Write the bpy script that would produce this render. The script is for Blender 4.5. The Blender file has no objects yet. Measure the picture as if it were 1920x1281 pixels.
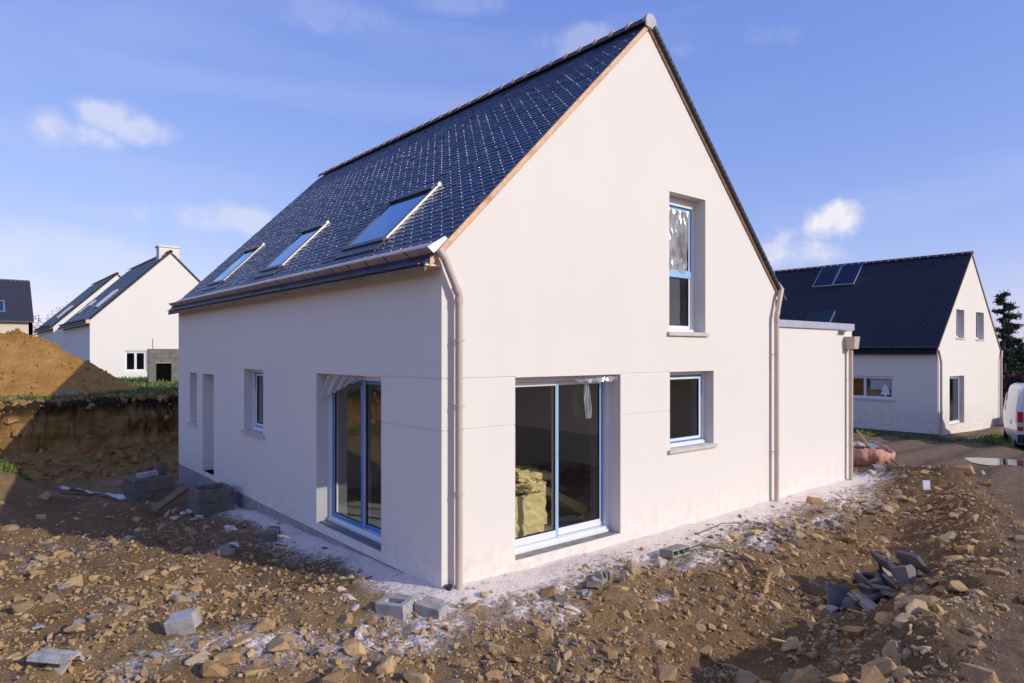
import bpy, bmesh, math, random
import numpy as np
from mathutils import Vector, Matrix, Euler
random.seed(7)
RAD = math.radians
scn = bpy.context.scene
col = scn.collection

# ------------------------------------------------------------------ camera
A50 = RAD(50.0)
FWD = Vector((math.cos(A50), math.sin(A50), 0)); RGT = Vector((math.sin(A50), -math.cos(A50), 0))
CAMP = Vector((-4.1346, -6.1254, 2.49))
cam_d = bpy.data.cameras.new('camera'); cam = bpy.data.objects.new('camera', cam_d); col.objects.link(cam)
cam.location = CAMP
cam.rotation_euler = (RAD(90), 0, A50 - RAD(90))
cam_d.sensor_width = 36; cam_d.lens = 1260 / 1920 * 36; cam_d.shift_y = (661 - 640.5) / 1920
cam_d.clip_start = 0.05; cam_d.clip_end = 5000
scn.camera = cam

# ------------------------------------------------------------------ light
SUN_EL = RAD(25.2); SUN_H = Vector((0.39, -0.92, 0)).normalized()
SUN = Vector((SUN_H.x * math.cos(SUN_EL), SUN_H.y * math.cos(SUN_EL), math.sin(SUN_EL)))
sd = bpy.data.lights.new('sun', 'SUN'); sd.energy = 2.7; sd.angle = RAD(0.55); sd.color = (1.0, 0.955, 0.86)
so = bpy.data.objects.new('sun', sd); col.objects.link(so)
so.rotation_euler = SUN.to_track_quat('Z', 'Y').to_euler(); so.location = (10, -30, 30)

SKY_STRENGTH = 0.15
world = bpy.data.worlds.new('World'); scn.world = world; world.use_nodes = True
world.cycles.sampling_method = 'MANUAL'; world.cycles.sample_map_resolution = 512
wt = world.node_tree; wt.nodes.clear()
def wn(t, **k):
    n = wt.nodes.new(t)
    for a, b in k.items(): setattr(n, a, b)
    return n
def wmath(op, a, b=None, clamp=False):
    n = wn('ShaderNodeMath', operation=op, use_clamp=clamp)
    for i, x in enumerate((a, b)):
        if x is None: continue
        if isinstance(x, (int, float)): n.inputs[i].default_value = x
        else: wt.links.new(x, n.inputs[i])
    return n.outputs[0]
sky = wn('ShaderNodeTexSky', sky_type='NISHITA')
sky.sun_disc = False; sky.sun_elevation = SUN_EL
sky.sun_rotation = math.atan2(SUN_H.x, SUN_H.y); sky.altitude = 50; sky.air_density = 1.0; sky.dust_density = 0.4; sky.ozone_density = 1.6
sepc = wn('ShaderNodeSeparateColor'); comb = wn('ShaderNodeCombineColor'); wt.links.new(sky.outputs[0], sepc.inputs[0])
for ch, (g_, a_) in enumerate(((.80, 1.02), (.66, 1.205), (.35, 3.03))):     # the photograph's cool white balance and soft contrast
    wt.links.new(wmath('MULTIPLY', wmath('POWER', sepc.outputs[ch], g_), a_), comb.inputs[ch])
tc = wn('ShaderNodeTexCoord')
gen = tc.outputs['Generated']
def dirpix(x, y):
    return (FWD + RGT * ((x - 960) / 1260) + Vector((0, 0, 1)) * (-(y - 661) / 1260)).normalized()
nz = wn('ShaderNodeTexNoise'); nz.inputs['Scale'].default_value = 9; nz.inputs['Detail'].default_value = 9; nz.inputs['Roughness'].default_value = 0.58
wt.links.new(gen, nz.inputs['Vector'])
nzf = wmath('SUBTRACT', nz.outputs['Fac'], 0.5)
def cloud(d, ru, rv, gain, amp=2.4):
    """a small cumulus in direction d; ru / rv angular radii"""
    right = d.cross(Vector((0, 0, 1))).normalized(); up = right.cross(d).normalized()
    acc = None
    for ax, r in ((right, ru), (up, rv)):
        dp = wn('ShaderNodeVectorMath', operation='DOT_PRODUCT'); wt.links.new(gen, dp.inputs[0]); dp.inputs[1].default_value = ax
        q = wmath('DIVIDE', dp.outputs['Value'], r)
        q = wmath('MULTIPLY', q, q)
        acc = q if acc is None else wmath('ADD', acc, q)
    fr = wn('ShaderNodeVectorMath', operation='DOT_PRODUCT'); wt.links.new(gen, fr.inputs[0]); fr.inputs[1].default_value = d
    front = wmath('GREATER_THAN', fr.outputs['Value'], 0.2)
    v = wmath('SUBTRACT', 1.0, acc)
    v = wmath('ADD', v, wmath('MULTIPLY', nzf, amp * 2))
    v = wmath('MULTIPLY', v, .95, True)
    v = wmath('MULTIPLY', wmath('MULTIPLY', v, v), front)
    return wmath('MULTIPLY', v, gain)
dens = None
CL = [(dirpix(105, 243), .036, .028, .50), (dirpix(150, 256), .06, .024, .45), (dirpix(205, 222), .045, .026, .52), (dirpix(262, 243), .05, .025, .52),
      (dirpix(1550, 424), .045, .032, .95), (dirpix(1465, 462), .04, .036, .95), (dirpix(1510, 470), .075, .028, .7),
      (dirpix(1085, 85), .075, .028, .25), (dirpix(1385, 75), .08, .022, .25), (dirpix(650, 25), .09, .03, .13), (dirpix(850, 5), .1, .02, .14),
      (dirpix(410, 410), .14, .025, .42), (dirpix(90, 470), .2, .03, .22)]
rr = random.Random(3)
for k in range(16):   # unseen clouds added outside the view, enlarged to brighten and whiten the fill
    az = RAD(100 + k * 17 + rr.uniform(-6, 6)); el = RAD(rr.uniform(9, 50))
    CL.append((Vector((math.cos(az) * math.cos(el), math.sin(az) * math.cos(el), math.sin(el))), rr.uniform(.11, .20), rr.uniform(.055, .09), .8))
for c in CL:
    v = cloud(*c)
    dens = v if dens is None else wmath('MAXIMUM', dens, v)
# thin high veil
mp = wn('ShaderNodeMapping'); mp.inputs['Scale'].default_value = (1.2, 1.2, 7.0); wt.links.new(gen, mp.inputs['Vector'])
nv = wn('ShaderNodeTexNoise'); nv.inputs['Scale'].default_value = 1.6; nv.inputs['Detail'].default_value = 7; wt.links.new(mp.outputs[0], nv.inputs['Vector'])
veil = wmath('MULTIPLY', wmath('SUBTRACT', nv.outputs['Fac'], 0.50, True), 0.55)
dens = wmath('MAXIMUM', dens, veil)
mixc = wn('ShaderNodeMix', data_type='RGBA'); wt.links.new(dens, mixc.inputs['Factor'])
wt.links.new(comb.outputs[0], mixc.inputs['A']); mixc.inputs['B'].default_value = (5.3, 5.15, 5.5, 1)
bg = wn('ShaderNodeBackground'); bg.inputs['Strength'].default_value = SKY_STRENGTH
wt.links.new(mixc.outputs['Result'], bg.inputs['Color'])
wo = wn('ShaderNodeOutputWorld'); wt.links.new(bg.outputs[0], wo.inputs['Surface'])

scn.view_settings.view_transform = 'Standard'; scn.view_settings.look = 'None'; scn.view_settings.gamma = 1
scn.view_settings.exposure = 0.18
scn.view_settings.use_curve_mapping = False
scn.render.engine = 'CYCLES'
scn.cycles.use_denoising = True
scn.cycles.use_adaptive_sampling = True; scn.cycles.adaptive_threshold = .02
scn.cycles.max_bounces = 6; scn.cycles.transparent_max_bounces = 16; scn.cycles.diffuse_bounces = 3; scn.cycles.glossy_bounces = 3
scn.cycles.caustics_reflective = False; scn.cycles.caustics_refractive = False

# ------------------------------------------------------------------ numpy noise
_rs = np.random.RandomState(11)
_perm = np.concatenate([_rs.permutation(256)] * 2)
_ga = _rs.uniform(0, 2 * np.pi, 256)
def perlin(x, y):
    x = np.asarray(x, float); y = np.asarray(y, float)
    xi = np.floor(x).astype(int); yi = np.floor(y).astype(int); xf = x - xi; yf = y - yi
    def g(ix, iy, dx, dy):
        a = _ga[_perm[(_perm[ix & 255] + iy) & 255]]
        return np.cos(a) * dx + np.sin(a) * dy
    u = xf ** 3 * (xf * (xf * 6 - 15) + 10); v = yf ** 3 * (yf * (yf * 6 - 15) + 10)
    a = g(xi, yi, xf, yf); b = g(xi + 1, yi, xf - 1, yf); c = g(xi, yi + 1, xf, yf - 1); d = g(xi + 1, yi + 1, xf - 1, yf - 1)
    return (a + u * (b - a)) + v * ((c + u * (d - c)) - (a + u * (b - a)))
def fbm(x, y, o=4, g=.5):
    s = 0; a = 1
    for k in range(o):
        s = s + a * perlin(np.asarray(x) * 2 ** k + 17.3 * k, np.asarray(y) * 2 ** k - 9.1 * k); a *= g
    return s
def sstep(a, b, x):
    t = np.clip((x - a) / (b - a), 0, 1); return t * t * (3 - 2 * t)

# ------------------------------------------------------------------ materials
MATS = {}
class NT:
    def __init__(s, name):
        s.m = bpy.data.materials.new(name); s.m.use_nodes = True; s.t = s.m.node_tree
        s.b = s.t.nodes['Principled BSDF']; s.out = s.t.nodes['Material Output']; MATS[name] = s.m
    def n(s, t, **k):
        n = s.t.nodes.new(t)
        for a, b in k.items(): setattr(n, a, b)
        return n
    def l(s, a, b): s.t.links.new(a, b)
    def set(s, inp, v):
        if hasattr(v, 'is_linked') or hasattr(v, 'links'): s.l(v, s.b.inputs[inp])
        else: s.b.inputs[inp].default_value = v
    def pos(s):
        if not hasattr(s, '_p'): s._p = s.n('ShaderNodeNewGeometry')
        return s._p.outputs['Position']
    def obj(s):
        if not hasattr(s, '_o'): s._o = s.n('ShaderNodeTexCoord')
        return s._o.outputs['Object']
    def noise(s, scale, detail=4, rough=.5, vec=None, stretch=None, dist=0):
        n = s.n('ShaderNodeTexNoise'); n.inputs['Scale'].default_value = scale; n.inputs['Detail'].default_value = detail
        n.inputs['Roughness'].default_value = rough; n.inputs['Distortion'].default_value = dist
        v = vec if vec is not None else s.pos()
        if stretch:
            mp = s.n('ShaderNodeMapping'); mp.inputs['Scale'].default_value = stretch; s.l(v, mp.inputs['Vector']); v = mp.outputs[0]
        s.l(v, n.inputs['Vector']); return n.outputs['Fac']
    def ramp(s, fac, stops):
        r = s.n('ShaderNodeValToRGB'); e = r.color_ramp.elements
        while len(e) < len(stops): e.new(.5)
        for i, (p, c) in enumerate(stops):
            e[i].position = p; e[i].color = (*c, 1) if len(c) == 3 else c
        s.l(fac, r.inputs['Fac']); return r.outputs['Color']
    def rng(s, fac, a, b, c=0., d=1.):
        r = s.n('ShaderNodeMapRange'); r.inputs['From Min'].default_value = a; r.inputs['From Max'].default_value = b
        r.inputs['To Min'].default_value = c; r.inputs['To Max'].default_value = d; s.l(fac, r.inputs['Value']); return r.outputs[0]
    def mix(s, fac, a, b, mode='MIX'):
        n = s.n('ShaderNodeMix', data_type='RGBA', blend_type=mode)
        for k, v in (('Factor', fac), ('A', a), ('B', b)):
            if isinstance(v, (int, float)): n.inputs[k].default_value = v
            elif isinstance(v, tuple): n.inputs[k].default_value = (*v, 1)
            else: s.l(v, n.inputs[k])
        return n.outputs['Result']
    def math(s, op, a, b=None, clamp=False):
        n = s.n('ShaderNodeMath', operation=op, use_clamp=clamp)
        for i, x in enumerate((a, b)):
            if x is None: continue
            if isinstance(x, (int, float)): n.inputs[i].default_value = x
            else: s.l(x, n.inputs[i])
        return n.outputs[0]
    def bump(s, h, strength=.3, dist=.01):
        b = s.n('ShaderNodeBump'); b.inputs['Strength'].default_value = strength; b.inputs['Distance'].default_value = dist
        s.l(h, b.inputs['Height']); s.l(b.outputs[0], s.b.inputs['Normal'])
    def rand(s):
        g = s.n('ShaderNodeNewGeometry'); o = s.n('ShaderNodeObjectInfo')
        return s.math('FRACT', s.math('ADD', g.outputs['Random Per Island'], o.outputs['Random']))

def plain(name, c, rough=.6, metal=0, var=.12, scale=8, bump=0, bscale=60, spec=.5):
    k = NT(name)
    f = k.noise(scale, 5, .6)
    lo = tuple(x * (1 - var) for x in c); hi = tuple(min(1, x * (1 + var)) for x in c)
    k.set('Base Color', k.ramp(f, [(.3, lo), (.7, hi)])); k.set('Roughness', rough); k.set('Metallic', metal); k.set('Specular IOR Level', spec)
    if bump: k.bump(k.noise(bscale, 4), bump, .004)
    return k.m

# smooth render on the walls
def render_mat(name, c):
    k = NT(name)
    big = k.noise(.55, 4, .6); streak = k.noise(1.0, 5, .6, stretch=(2.2, 2.2, .25)); grain = k.noise(150, 3, .7); mid = k.noise(34, 3, .6)
    a = k.mix(k.rng(big, .3, .7), tuple(x * .955 for x in c), c)
    a = k.mix(k.rng(streak, .45, .75, 0, .35), a, tuple(x * .93 for x in c))
    a = k.mix(k.rng(grain, .35, .75, 0, .7), a, tuple(x * .78 for x in c))
    sx = k.n('ShaderNodeSeparateXYZ'); k.l(k.pos(), sx.inputs[0])
    spl = k.math('MULTIPLY', k.rng(sx.outputs['Z'], .45, -.15, 0, 1), k.rng(k.noise(5, 6, .75), .44, .66)); a = k.mix(k.math('MULTIPLY', spl, .42), a, (.50, .37, .25))
    tr_ = k.noise(2.6, 5, .7, stretch=(1, 1, .6)); a = k.mix(k.rng(tr_, .5, .78, 0, .22), a, tuple(x * .88 for x in c))
    k.set('Base Color', a); k.set('Roughness', .95); k.set('Specular IOR Level', .15)
    h = k.math('ADD', k.math('MULTIPLY', grain, .8), k.math('MULTIPLY', mid, .6))
    k.bump(h, .35, .004)
    return k.m
WALL = render_mat('render_wall', (.88, .81, .735))
WALL2 = render_mat('render_wall_neighbour', (.85, .785, .695))
WALL3 = render_mat('render_wall_cream', (.74, .64, .47))
WALLW = render_mat('render_wall_white', (.885, .825, .76))
def concrete(name, c, stain=.5):
    k = NT(name)
    a = k.ramp(k.noise(5, 6, .65), [(.3, tuple(x * .62 for x in c)), (.5, c), (.72, tuple(min(1, x * 1.25) for x in c))])
    a = k.mix(k.rng(k.noise(120, 3), .5, .8, 0, stain), a, tuple(x * .5 for x in c))
    a = k.mix(k.rng(k.noise(7, 6, .75), .50, .68, 0, .7), a, (.36, .23, .12))
    k.set('Base Color', a); k.set('Roughness', .95); k.set('Specular IOR Level', .2)
    k.bump(k.math('ADD', k.noise(90, 5, .7), k.noise(22, 5, .7)), .9, .012); return k.m
PLINTH = concrete('cement_plinth', (.40, .385, .385))
CONC = concrete('concrete', (.37, .345, .32))
CONCD = concrete('concrete_dark', (.20, .18, .165))
CONCK = concrete('slate_grey_concrete', (.20, .19, .185))
CONCL = concrete('concrete_pale', (.47, .45, .43))
SILLM = plain('sill_stone', (.60, .55, .50), .85, bump=.2)
def slate_mat(name, c1, c2, rough):
    k = NT(name); r = k.rand()
    a = k.mix(r, c1, c2)
    a = k.mix(k.rng(k.noise(25, 4), .4, .7, 0, .4), a, tuple(x * .7 for x in c1))
    k.set('Base Color', a); k.set('Roughness', k.rng(r, 0, 1, rough - .06, rough + .08)); k.set('Specular IOR Level', .45)
    k.bump(k.noise(45, 4, .6), .15, .004); return k.m
SLATE = slate_mat('slate', (.011, .019, .050), (.042, .062, .130), .36)
SLATEN = slate_mat('slate_neighbour', (.010, .010, .016), (.02, .02, .03), .55)
SLATEF = plain('slate_far', (.035, .045, .075), .42, var=.3, scale=6)
SLATED = plain('slate_far_grey', (.028, .03, .045), .6, var=.25, scale=5)
HOOK = plain('steel_hook', (.30, .295, .30), .45, 1.0, var=.05)
PVCB = plain('pvc_sand', (.56, .44, .365), .42, var=.06, scale=3)
GUTM = plain('gutter_sand', (.60, .49, .41), .45, var=.12, scale=5)
ZINC = plain('zinc', (.50, .51, .58), .4, .55, var=.1, scale=3)
ALU = plain('aluminium_grey', (.42, .39, .385), .35, .7, var=.08)
ANTH = plain('anthracite_metal', (.035, .035, .045), .35, .3, var=.15)
WHITE = plain('white_pvc', (.80, .80, .82), .35, var=.03, scale=2)
BLUE = plain('blue_film', (.045, .25, .62), .45, var=.1, scale=6)
BLUEL = plain('blue_film_pale', (.30, .52, .80), .4, var=.1, scale=6)
BLACKG = plain('black_gasket', (.015, .015, .018), .5)
def glass(name, tintc, refl=1.0, rough=0.0, col=(.95, .97, 1)):
    k = NT(name); k.t.nodes.remove(k.b)
    ge = k.n('ShaderNodeNewGeometry'); dt = k.n('ShaderNodeVectorMath', operation='DOT_PRODUCT'); k.l(ge.outputs['Normal'], dt.inputs[0]); k.l(ge.outputs['Incoming'], dt.inputs[1])
    co = k.math('SUBTRACT', 1.0, k.math('ABSOLUTE', dt.outputs['Value']), True)
    fr = k.math('ADD', .045, k.math('MULTIPLY', k.math('POWER', co, 5.0), .955))
    tr = k.n('ShaderNodeBsdfTransparent'); tr.inputs['Color'].default_value = (*tintc, 1)
    gl = k.n('ShaderNodeBsdfGlossy'); gl.inputs['Roughness'].default_value = rough; gl.inputs['Color'].default_value = (*col, 1)
    mx = k.n('ShaderNodeMixShader')
    f = k.math('MULTIPLY', fr, refl, True)
    k.l(f, mx.inputs[0]); k.l(tr.outputs[0], mx.inputs[1]); k.l(gl.outputs[0], mx.inputs[2]); k.l(mx.outputs[0], k.out.inputs['Surface'])
    return k.m
GLASS = glass('window_glass', (.92, .94, .94), 2.2)
GLASSR = glass('roof_window_glass', (.55, .72, .80), 1.7, col=(.62, .82, 1.0))
def film_mat():
    k = NT('plastic_film'); k.t.nodes.remove(k.b)
    tr = k.n('ShaderNodeBsdfTransparent'); df = k.n('ShaderNodeBsdfDiffuse'); df.inputs['Color'].default_value = (.75, .74, .76, 1)
    tl = k.n('ShaderNodeBsdfTranslucent'); tl.inputs['Color'].default_value = (.7, .7, .72, 1)
    gl = k.n('ShaderNodeBsdfGlossy'); gl.inputs['Roughness'].default_value = .18
    m1 = k.n('ShaderNodeMixShader'); m1.inputs[0].default_value = .45; k.l(df.outputs[0], m1.inputs[1]); k.l(tl.outputs[0], m1.inputs[2])
    m2 = k.n('ShaderNodeMixShader'); m2.inputs[0].default_value = .25; k.l(m1.outputs[0], m2.inputs[1]); k.l(gl.outputs[0], m2.inputs[2])
    m3 = k.n('ShaderNodeMixShader'); k.l(k.rng(k.noise(2.2, 2), .3, .7, .50, .80), m3.inputs[0]); k.l(tr.outputs[0], m3.inputs[1]); k.l(m2.outputs[0], m3.inputs[2])
    k.l(m3.outputs[0], k.out.inputs['Surface']); return k.m
FILM = film_mat()
def wood_mat(name, c1, c2):
    k = NT(name)
    f = k.noise(3.2, 6, .7, dist=.6); g = k.noise(30, 4, stretch=(1, 1, 1))
    a = k.ramp(f, [(.3, c1), (.48, c2), (.6, tuple(min(1, x * 1.15) for x in c2)), (.78, c1)])
    a = k.mix(k.rng(g, .45, .75, 0, .45), a, c1)
    k.set('Base Color', a); k.set('Roughness', .85); k.bump(g, .4, .006); return k.m
WOOD = wood_mat('raw_wood', (.48, .22, .09), (.76, .50, .32))
WOODD = wood_mat('old_wood', (.13, .08, .045), (.26, .17, .10))
WOODY = wood_mat('yellow_wood', (.42, .24, .07), (.62, .40, .16))
TILE = plain('ridge_tile_clay', (.085, .055, .055), .5, var=.3, scale=9, bump=.2)
TILEC = plain('ridge_tile_collar', (.50, .36, .30), .7, var=.2, scale=12, bump=.2)
PLASTER = plain('plasterboard', (.42, .41, .40), .9, var=.06, scale=2)
SLAB = concrete('floor_screed', (.30, .29, .28), .3)
INSUL = None
def ins():
    k = NT('yellow_glass_wool'); f = k.noise(18, 6, .75, stretch=(1, 1, 2.5))
    k.set('Base Color', k.ramp(f, [(.3, (.74, .56, .19)), (.55, (.92, .76, .36)), (.75, (.95, .85, .50))])); k.set('Roughness', 1); k.bump(k.noise(50, 5, .8), 1, .02); return k.m
INSUL = ins()

# ground
def soil_mat():
    k = NT('building_site_soil')
    z = k.n('ShaderNodeAttribute'); z.attribute_name = 'zone'; z2 = k.n('ShaderNodeAttribute'); z2.attribute_name = 'zone2'
    s1 = k.n('ShaderNodeSeparateColor'); k.l(z.outputs['Color'], s1.inputs[0]); s2 = k.n('ShaderNodeSeparateColor'); k.l(z2.outputs['Color'], s2.inputs[0])
    n1 = k.noise(1.1, 4, .65); n2 = k.noise(9, 5, .7); n3 = k.noise(70, 4, .7); n4 = k.noise(28, 5, .75)
    a = k.ramp(n1, [(.3, (.29, .165, .070)), (.5, (.42, .255, .112)), (.7, (.56, .365, .18))])
    a = k.mix(k.rng(n2, .40, .74, 0, .55), a, (.24, .130, .055))
    a = k.mix(k.rng(n3, .5, .85, 0, .6), a, (.72, .50, .26))
    a = k.mix(k.rng(n4, .58, .72, 0, .5), a, (.15, .082, .038))
    mo = k.n('ShaderNodeAttribute'); mo.attribute_name = 'moist_shade'
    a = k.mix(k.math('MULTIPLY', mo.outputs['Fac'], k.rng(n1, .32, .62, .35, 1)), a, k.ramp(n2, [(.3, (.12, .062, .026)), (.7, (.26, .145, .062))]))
    # compacted grey-brown track
    rd = k.ramp(n2, [(.3, (.17, .102, .056)), (.55, (.27, .172, .100)), (.75, (.39, .265, .165))])
    rd = k.mix(k.rng(n3, .55, .7, 0, .5), rd, (.40, .33, .27))
    a = k.mix(s1.outputs['Green'], a, rd)
    # pale render droppings
    dn = k.math('ADD', s1.outputs['Red'], k.math('MULTIPLY', k.math('SUBTRACT', k.math('ADD', k.math('MULTIPLY', n2, .6), k.math('MULTIPLY', n4, .4)), .5), 1.7))
    dm = k.rng(dn, .42, .66)
    du = k.ramp(n4, [(.3, (.84, .68, .575)), (.55, (.93, .795, .70)), (.8, (.95, .85, .77))])
    a = k.mix(k.math('MULTIPLY', dm, .97, True), a, du)
    # slate dust and chips
    cn = k.math('ADD', s1.outputs['Blue'], k.math('MULTIPLY', k.math('SUBTRACT', n4, .5), 2.4))
    a = k.mix(k.rng(cn, .62, .75, 0, .9), a, k.ramp(n3, [(.3, (.035, .04, .06)), (.6, (.09, .10, .15)), (.85, (.30, .30, .33))]))
    # scattered white crumbs
    wv = k.n('ShaderNodeTexVoronoi'); wv.inputs['Scale'].default_value = 42; k.l(k.pos(), wv.inputs['Vector'])
    crumb = k.math('MULTIPLY', k.rng(wv.outputs['Distance'], .16, .22, 1, 0), k.rng(k.noise(1.7, 3), .52, .66))
    a = k.mix(k.math('MULTIPLY', crumb, k.rng(s1.outputs['Green'], 0, 1, .85, .3)), a, (.66, .60, .55))
    # bank: strata, humus on top
    st = k.noise(1.6, 6, .65, stretch=(.5, .5, 3.2)); stc = k.ramp(st, [(.3, (.21, .105, .034)), (.5, (.40, .22, .072)), (.7, (.52, .32, .125))])
    a = k.mix(s2.outputs['Blue'], a, stc)
    a = k.mix(s2.outputs['Red'], a, k.mix(n2, (.02, .014, .009), (.065, .04, .02)))
    a = k.mix(k.math('MULTIPLY', s2.outputs['Green'], k.rng(n2, .3, .5)), a, k.mix(n3, (.035, .06, .014), (.10, .12, .03)))
    k.set('Base Color', a); k.set('Roughness', .95); k.set('Specular IOR Level', .2)
    h = k.math('ADD', k.math('MULTIPLY', n2, .7), k.math('ADD', k.math('MULTIPLY', n4, .55), k.math('MULTIPLY', n3, .28)))
    h = k.math('MULTIPLY', h, k.rng(dm, 0, 1, 1, .38)); k.bump(h, 1.0, .09); return k.m
SOIL = soil_mat()
def mound_mat():
    k = NT('heaped_subsoil'); n1 = k.noise(1.4, 6, .7); n2 = k.noise(12, 6, .7); n3 = k.noise(60, 3)
    a = k.ramp(n1, [(.3, (.36, .17, .045)), (.52, (.50, .26, .075)), (.72, (.58, .34, .12))])
    a = k.mix(k.rng(n2, .4, .7, 0, .5), a, (.20, .105, .04)); a = k.mix(k.rng(n3, .62, .8, 0, .5), a, (.5, .37, .22))
    k.set('Base Color', a); k.set('Roughness', 1); k.set('Specular IOR Level', .1); k.bump(k.math('ADD', n2, k.math('MULTIPLY', n3, .4)), .9, .06); return k.m
MOUND = mound_mat()
def stone_mat(name, cols, dust=0.):
    k = NT(name); r = k.rand()
    n = len(cols); a = k.ramp(r, [(i / max(1, n - 1), c) for i, c in enumerate(cols)])
    big = k.noise(3.5, 5, .7); a = k.mix(k.rng(big, .45, .65, 0, .6), a, (.38, .225, .095))
    f = k.noise(9, 6, .7); a = k.mix(k.rng(f, .35, .72, 0, .75), a, k.mix(.5, a, (.56, .38, .19))); a = k.mix(k.rng(k.noise(30, 4), .5, .8, 0, .6), a, (.20, .12, .06))
    if dust:
        g = k.n('ShaderNodeNewGeometry'); sp = k.n('ShaderNodeSeparateXYZ'); k.l(g.outputs['Normal'], sp.inputs[0])
        m = k.math('MULTIPLY', k.rng(sp.outputs['Z'], .1, .8), k.rng(f, .36, .55, 0, dust)); a = k.mix(m, a, (.78, .69, .64))
    k.set('Base Color', a); k.set('Roughness', .9); k.set('Specular IOR Level', .25); k.bump(k.math('ADD', f, k.math('MULTIPLY', k.noise(55, 4), .4)), .8, .02); return k.m
STONE = stone_mat('ochre_stone', [(.40, .225, .088), (.50, .305, .135), (.42, .24, .098), (.60, .40, .20), (.28, .165, .074), (.35, .21, .10), (.54, .41, .26), (.24, .165, .10)])
STONED = stone_mat('dusty_stone', [(.42, .27, .14), (.50, .35, .21), (.38, .25, .14)], .9)
STONEG = stone_mat('grey_stone', [(.22, .22, .24), (.35, .34, .34), (.17, .18, .21), (.42, .41, .40)])
STONER = stone_mat('track_gravel', [(.20, .16, .125), (.30, .26, .22), (.14, .12, .11), (.46, .40, .34), (.20, .145, .10)])
CRUMB = stone_mat('pale_crumbs', [(.60, .54, .49), (.70, .64, .60), (.48, .42, .37)])
SHARD = stone_mat('slate_chips', [(.03, .035, .055), (.06, .07, .11), (.10, .11, .15), (.20, .20, .23)])
def grass_mat():
    k = NT('grass_blades'); r = k.rand(); k.set('Base Color', k.ramp(r, [(0, (.06, .11, .016)), (.6, (.12, .18, .028)), (1, (.24, .25, .07))])); k.set('Roughness', .7); k.set('Subsurface Weight', 0.0); return k.m
GRASS = grass_mat()
WATER = NT('puddle_water'); WATER.set('Base Color', (.06, .05, .04, 1)); WATER.set('Roughness', .03); WATER.set('Specular IOR Level', 1.0); WATER.set('IOR', 1.6)
WATER.bump(WATER.noise(5, 2), .02, .01); WATER = WATER.m

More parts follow.
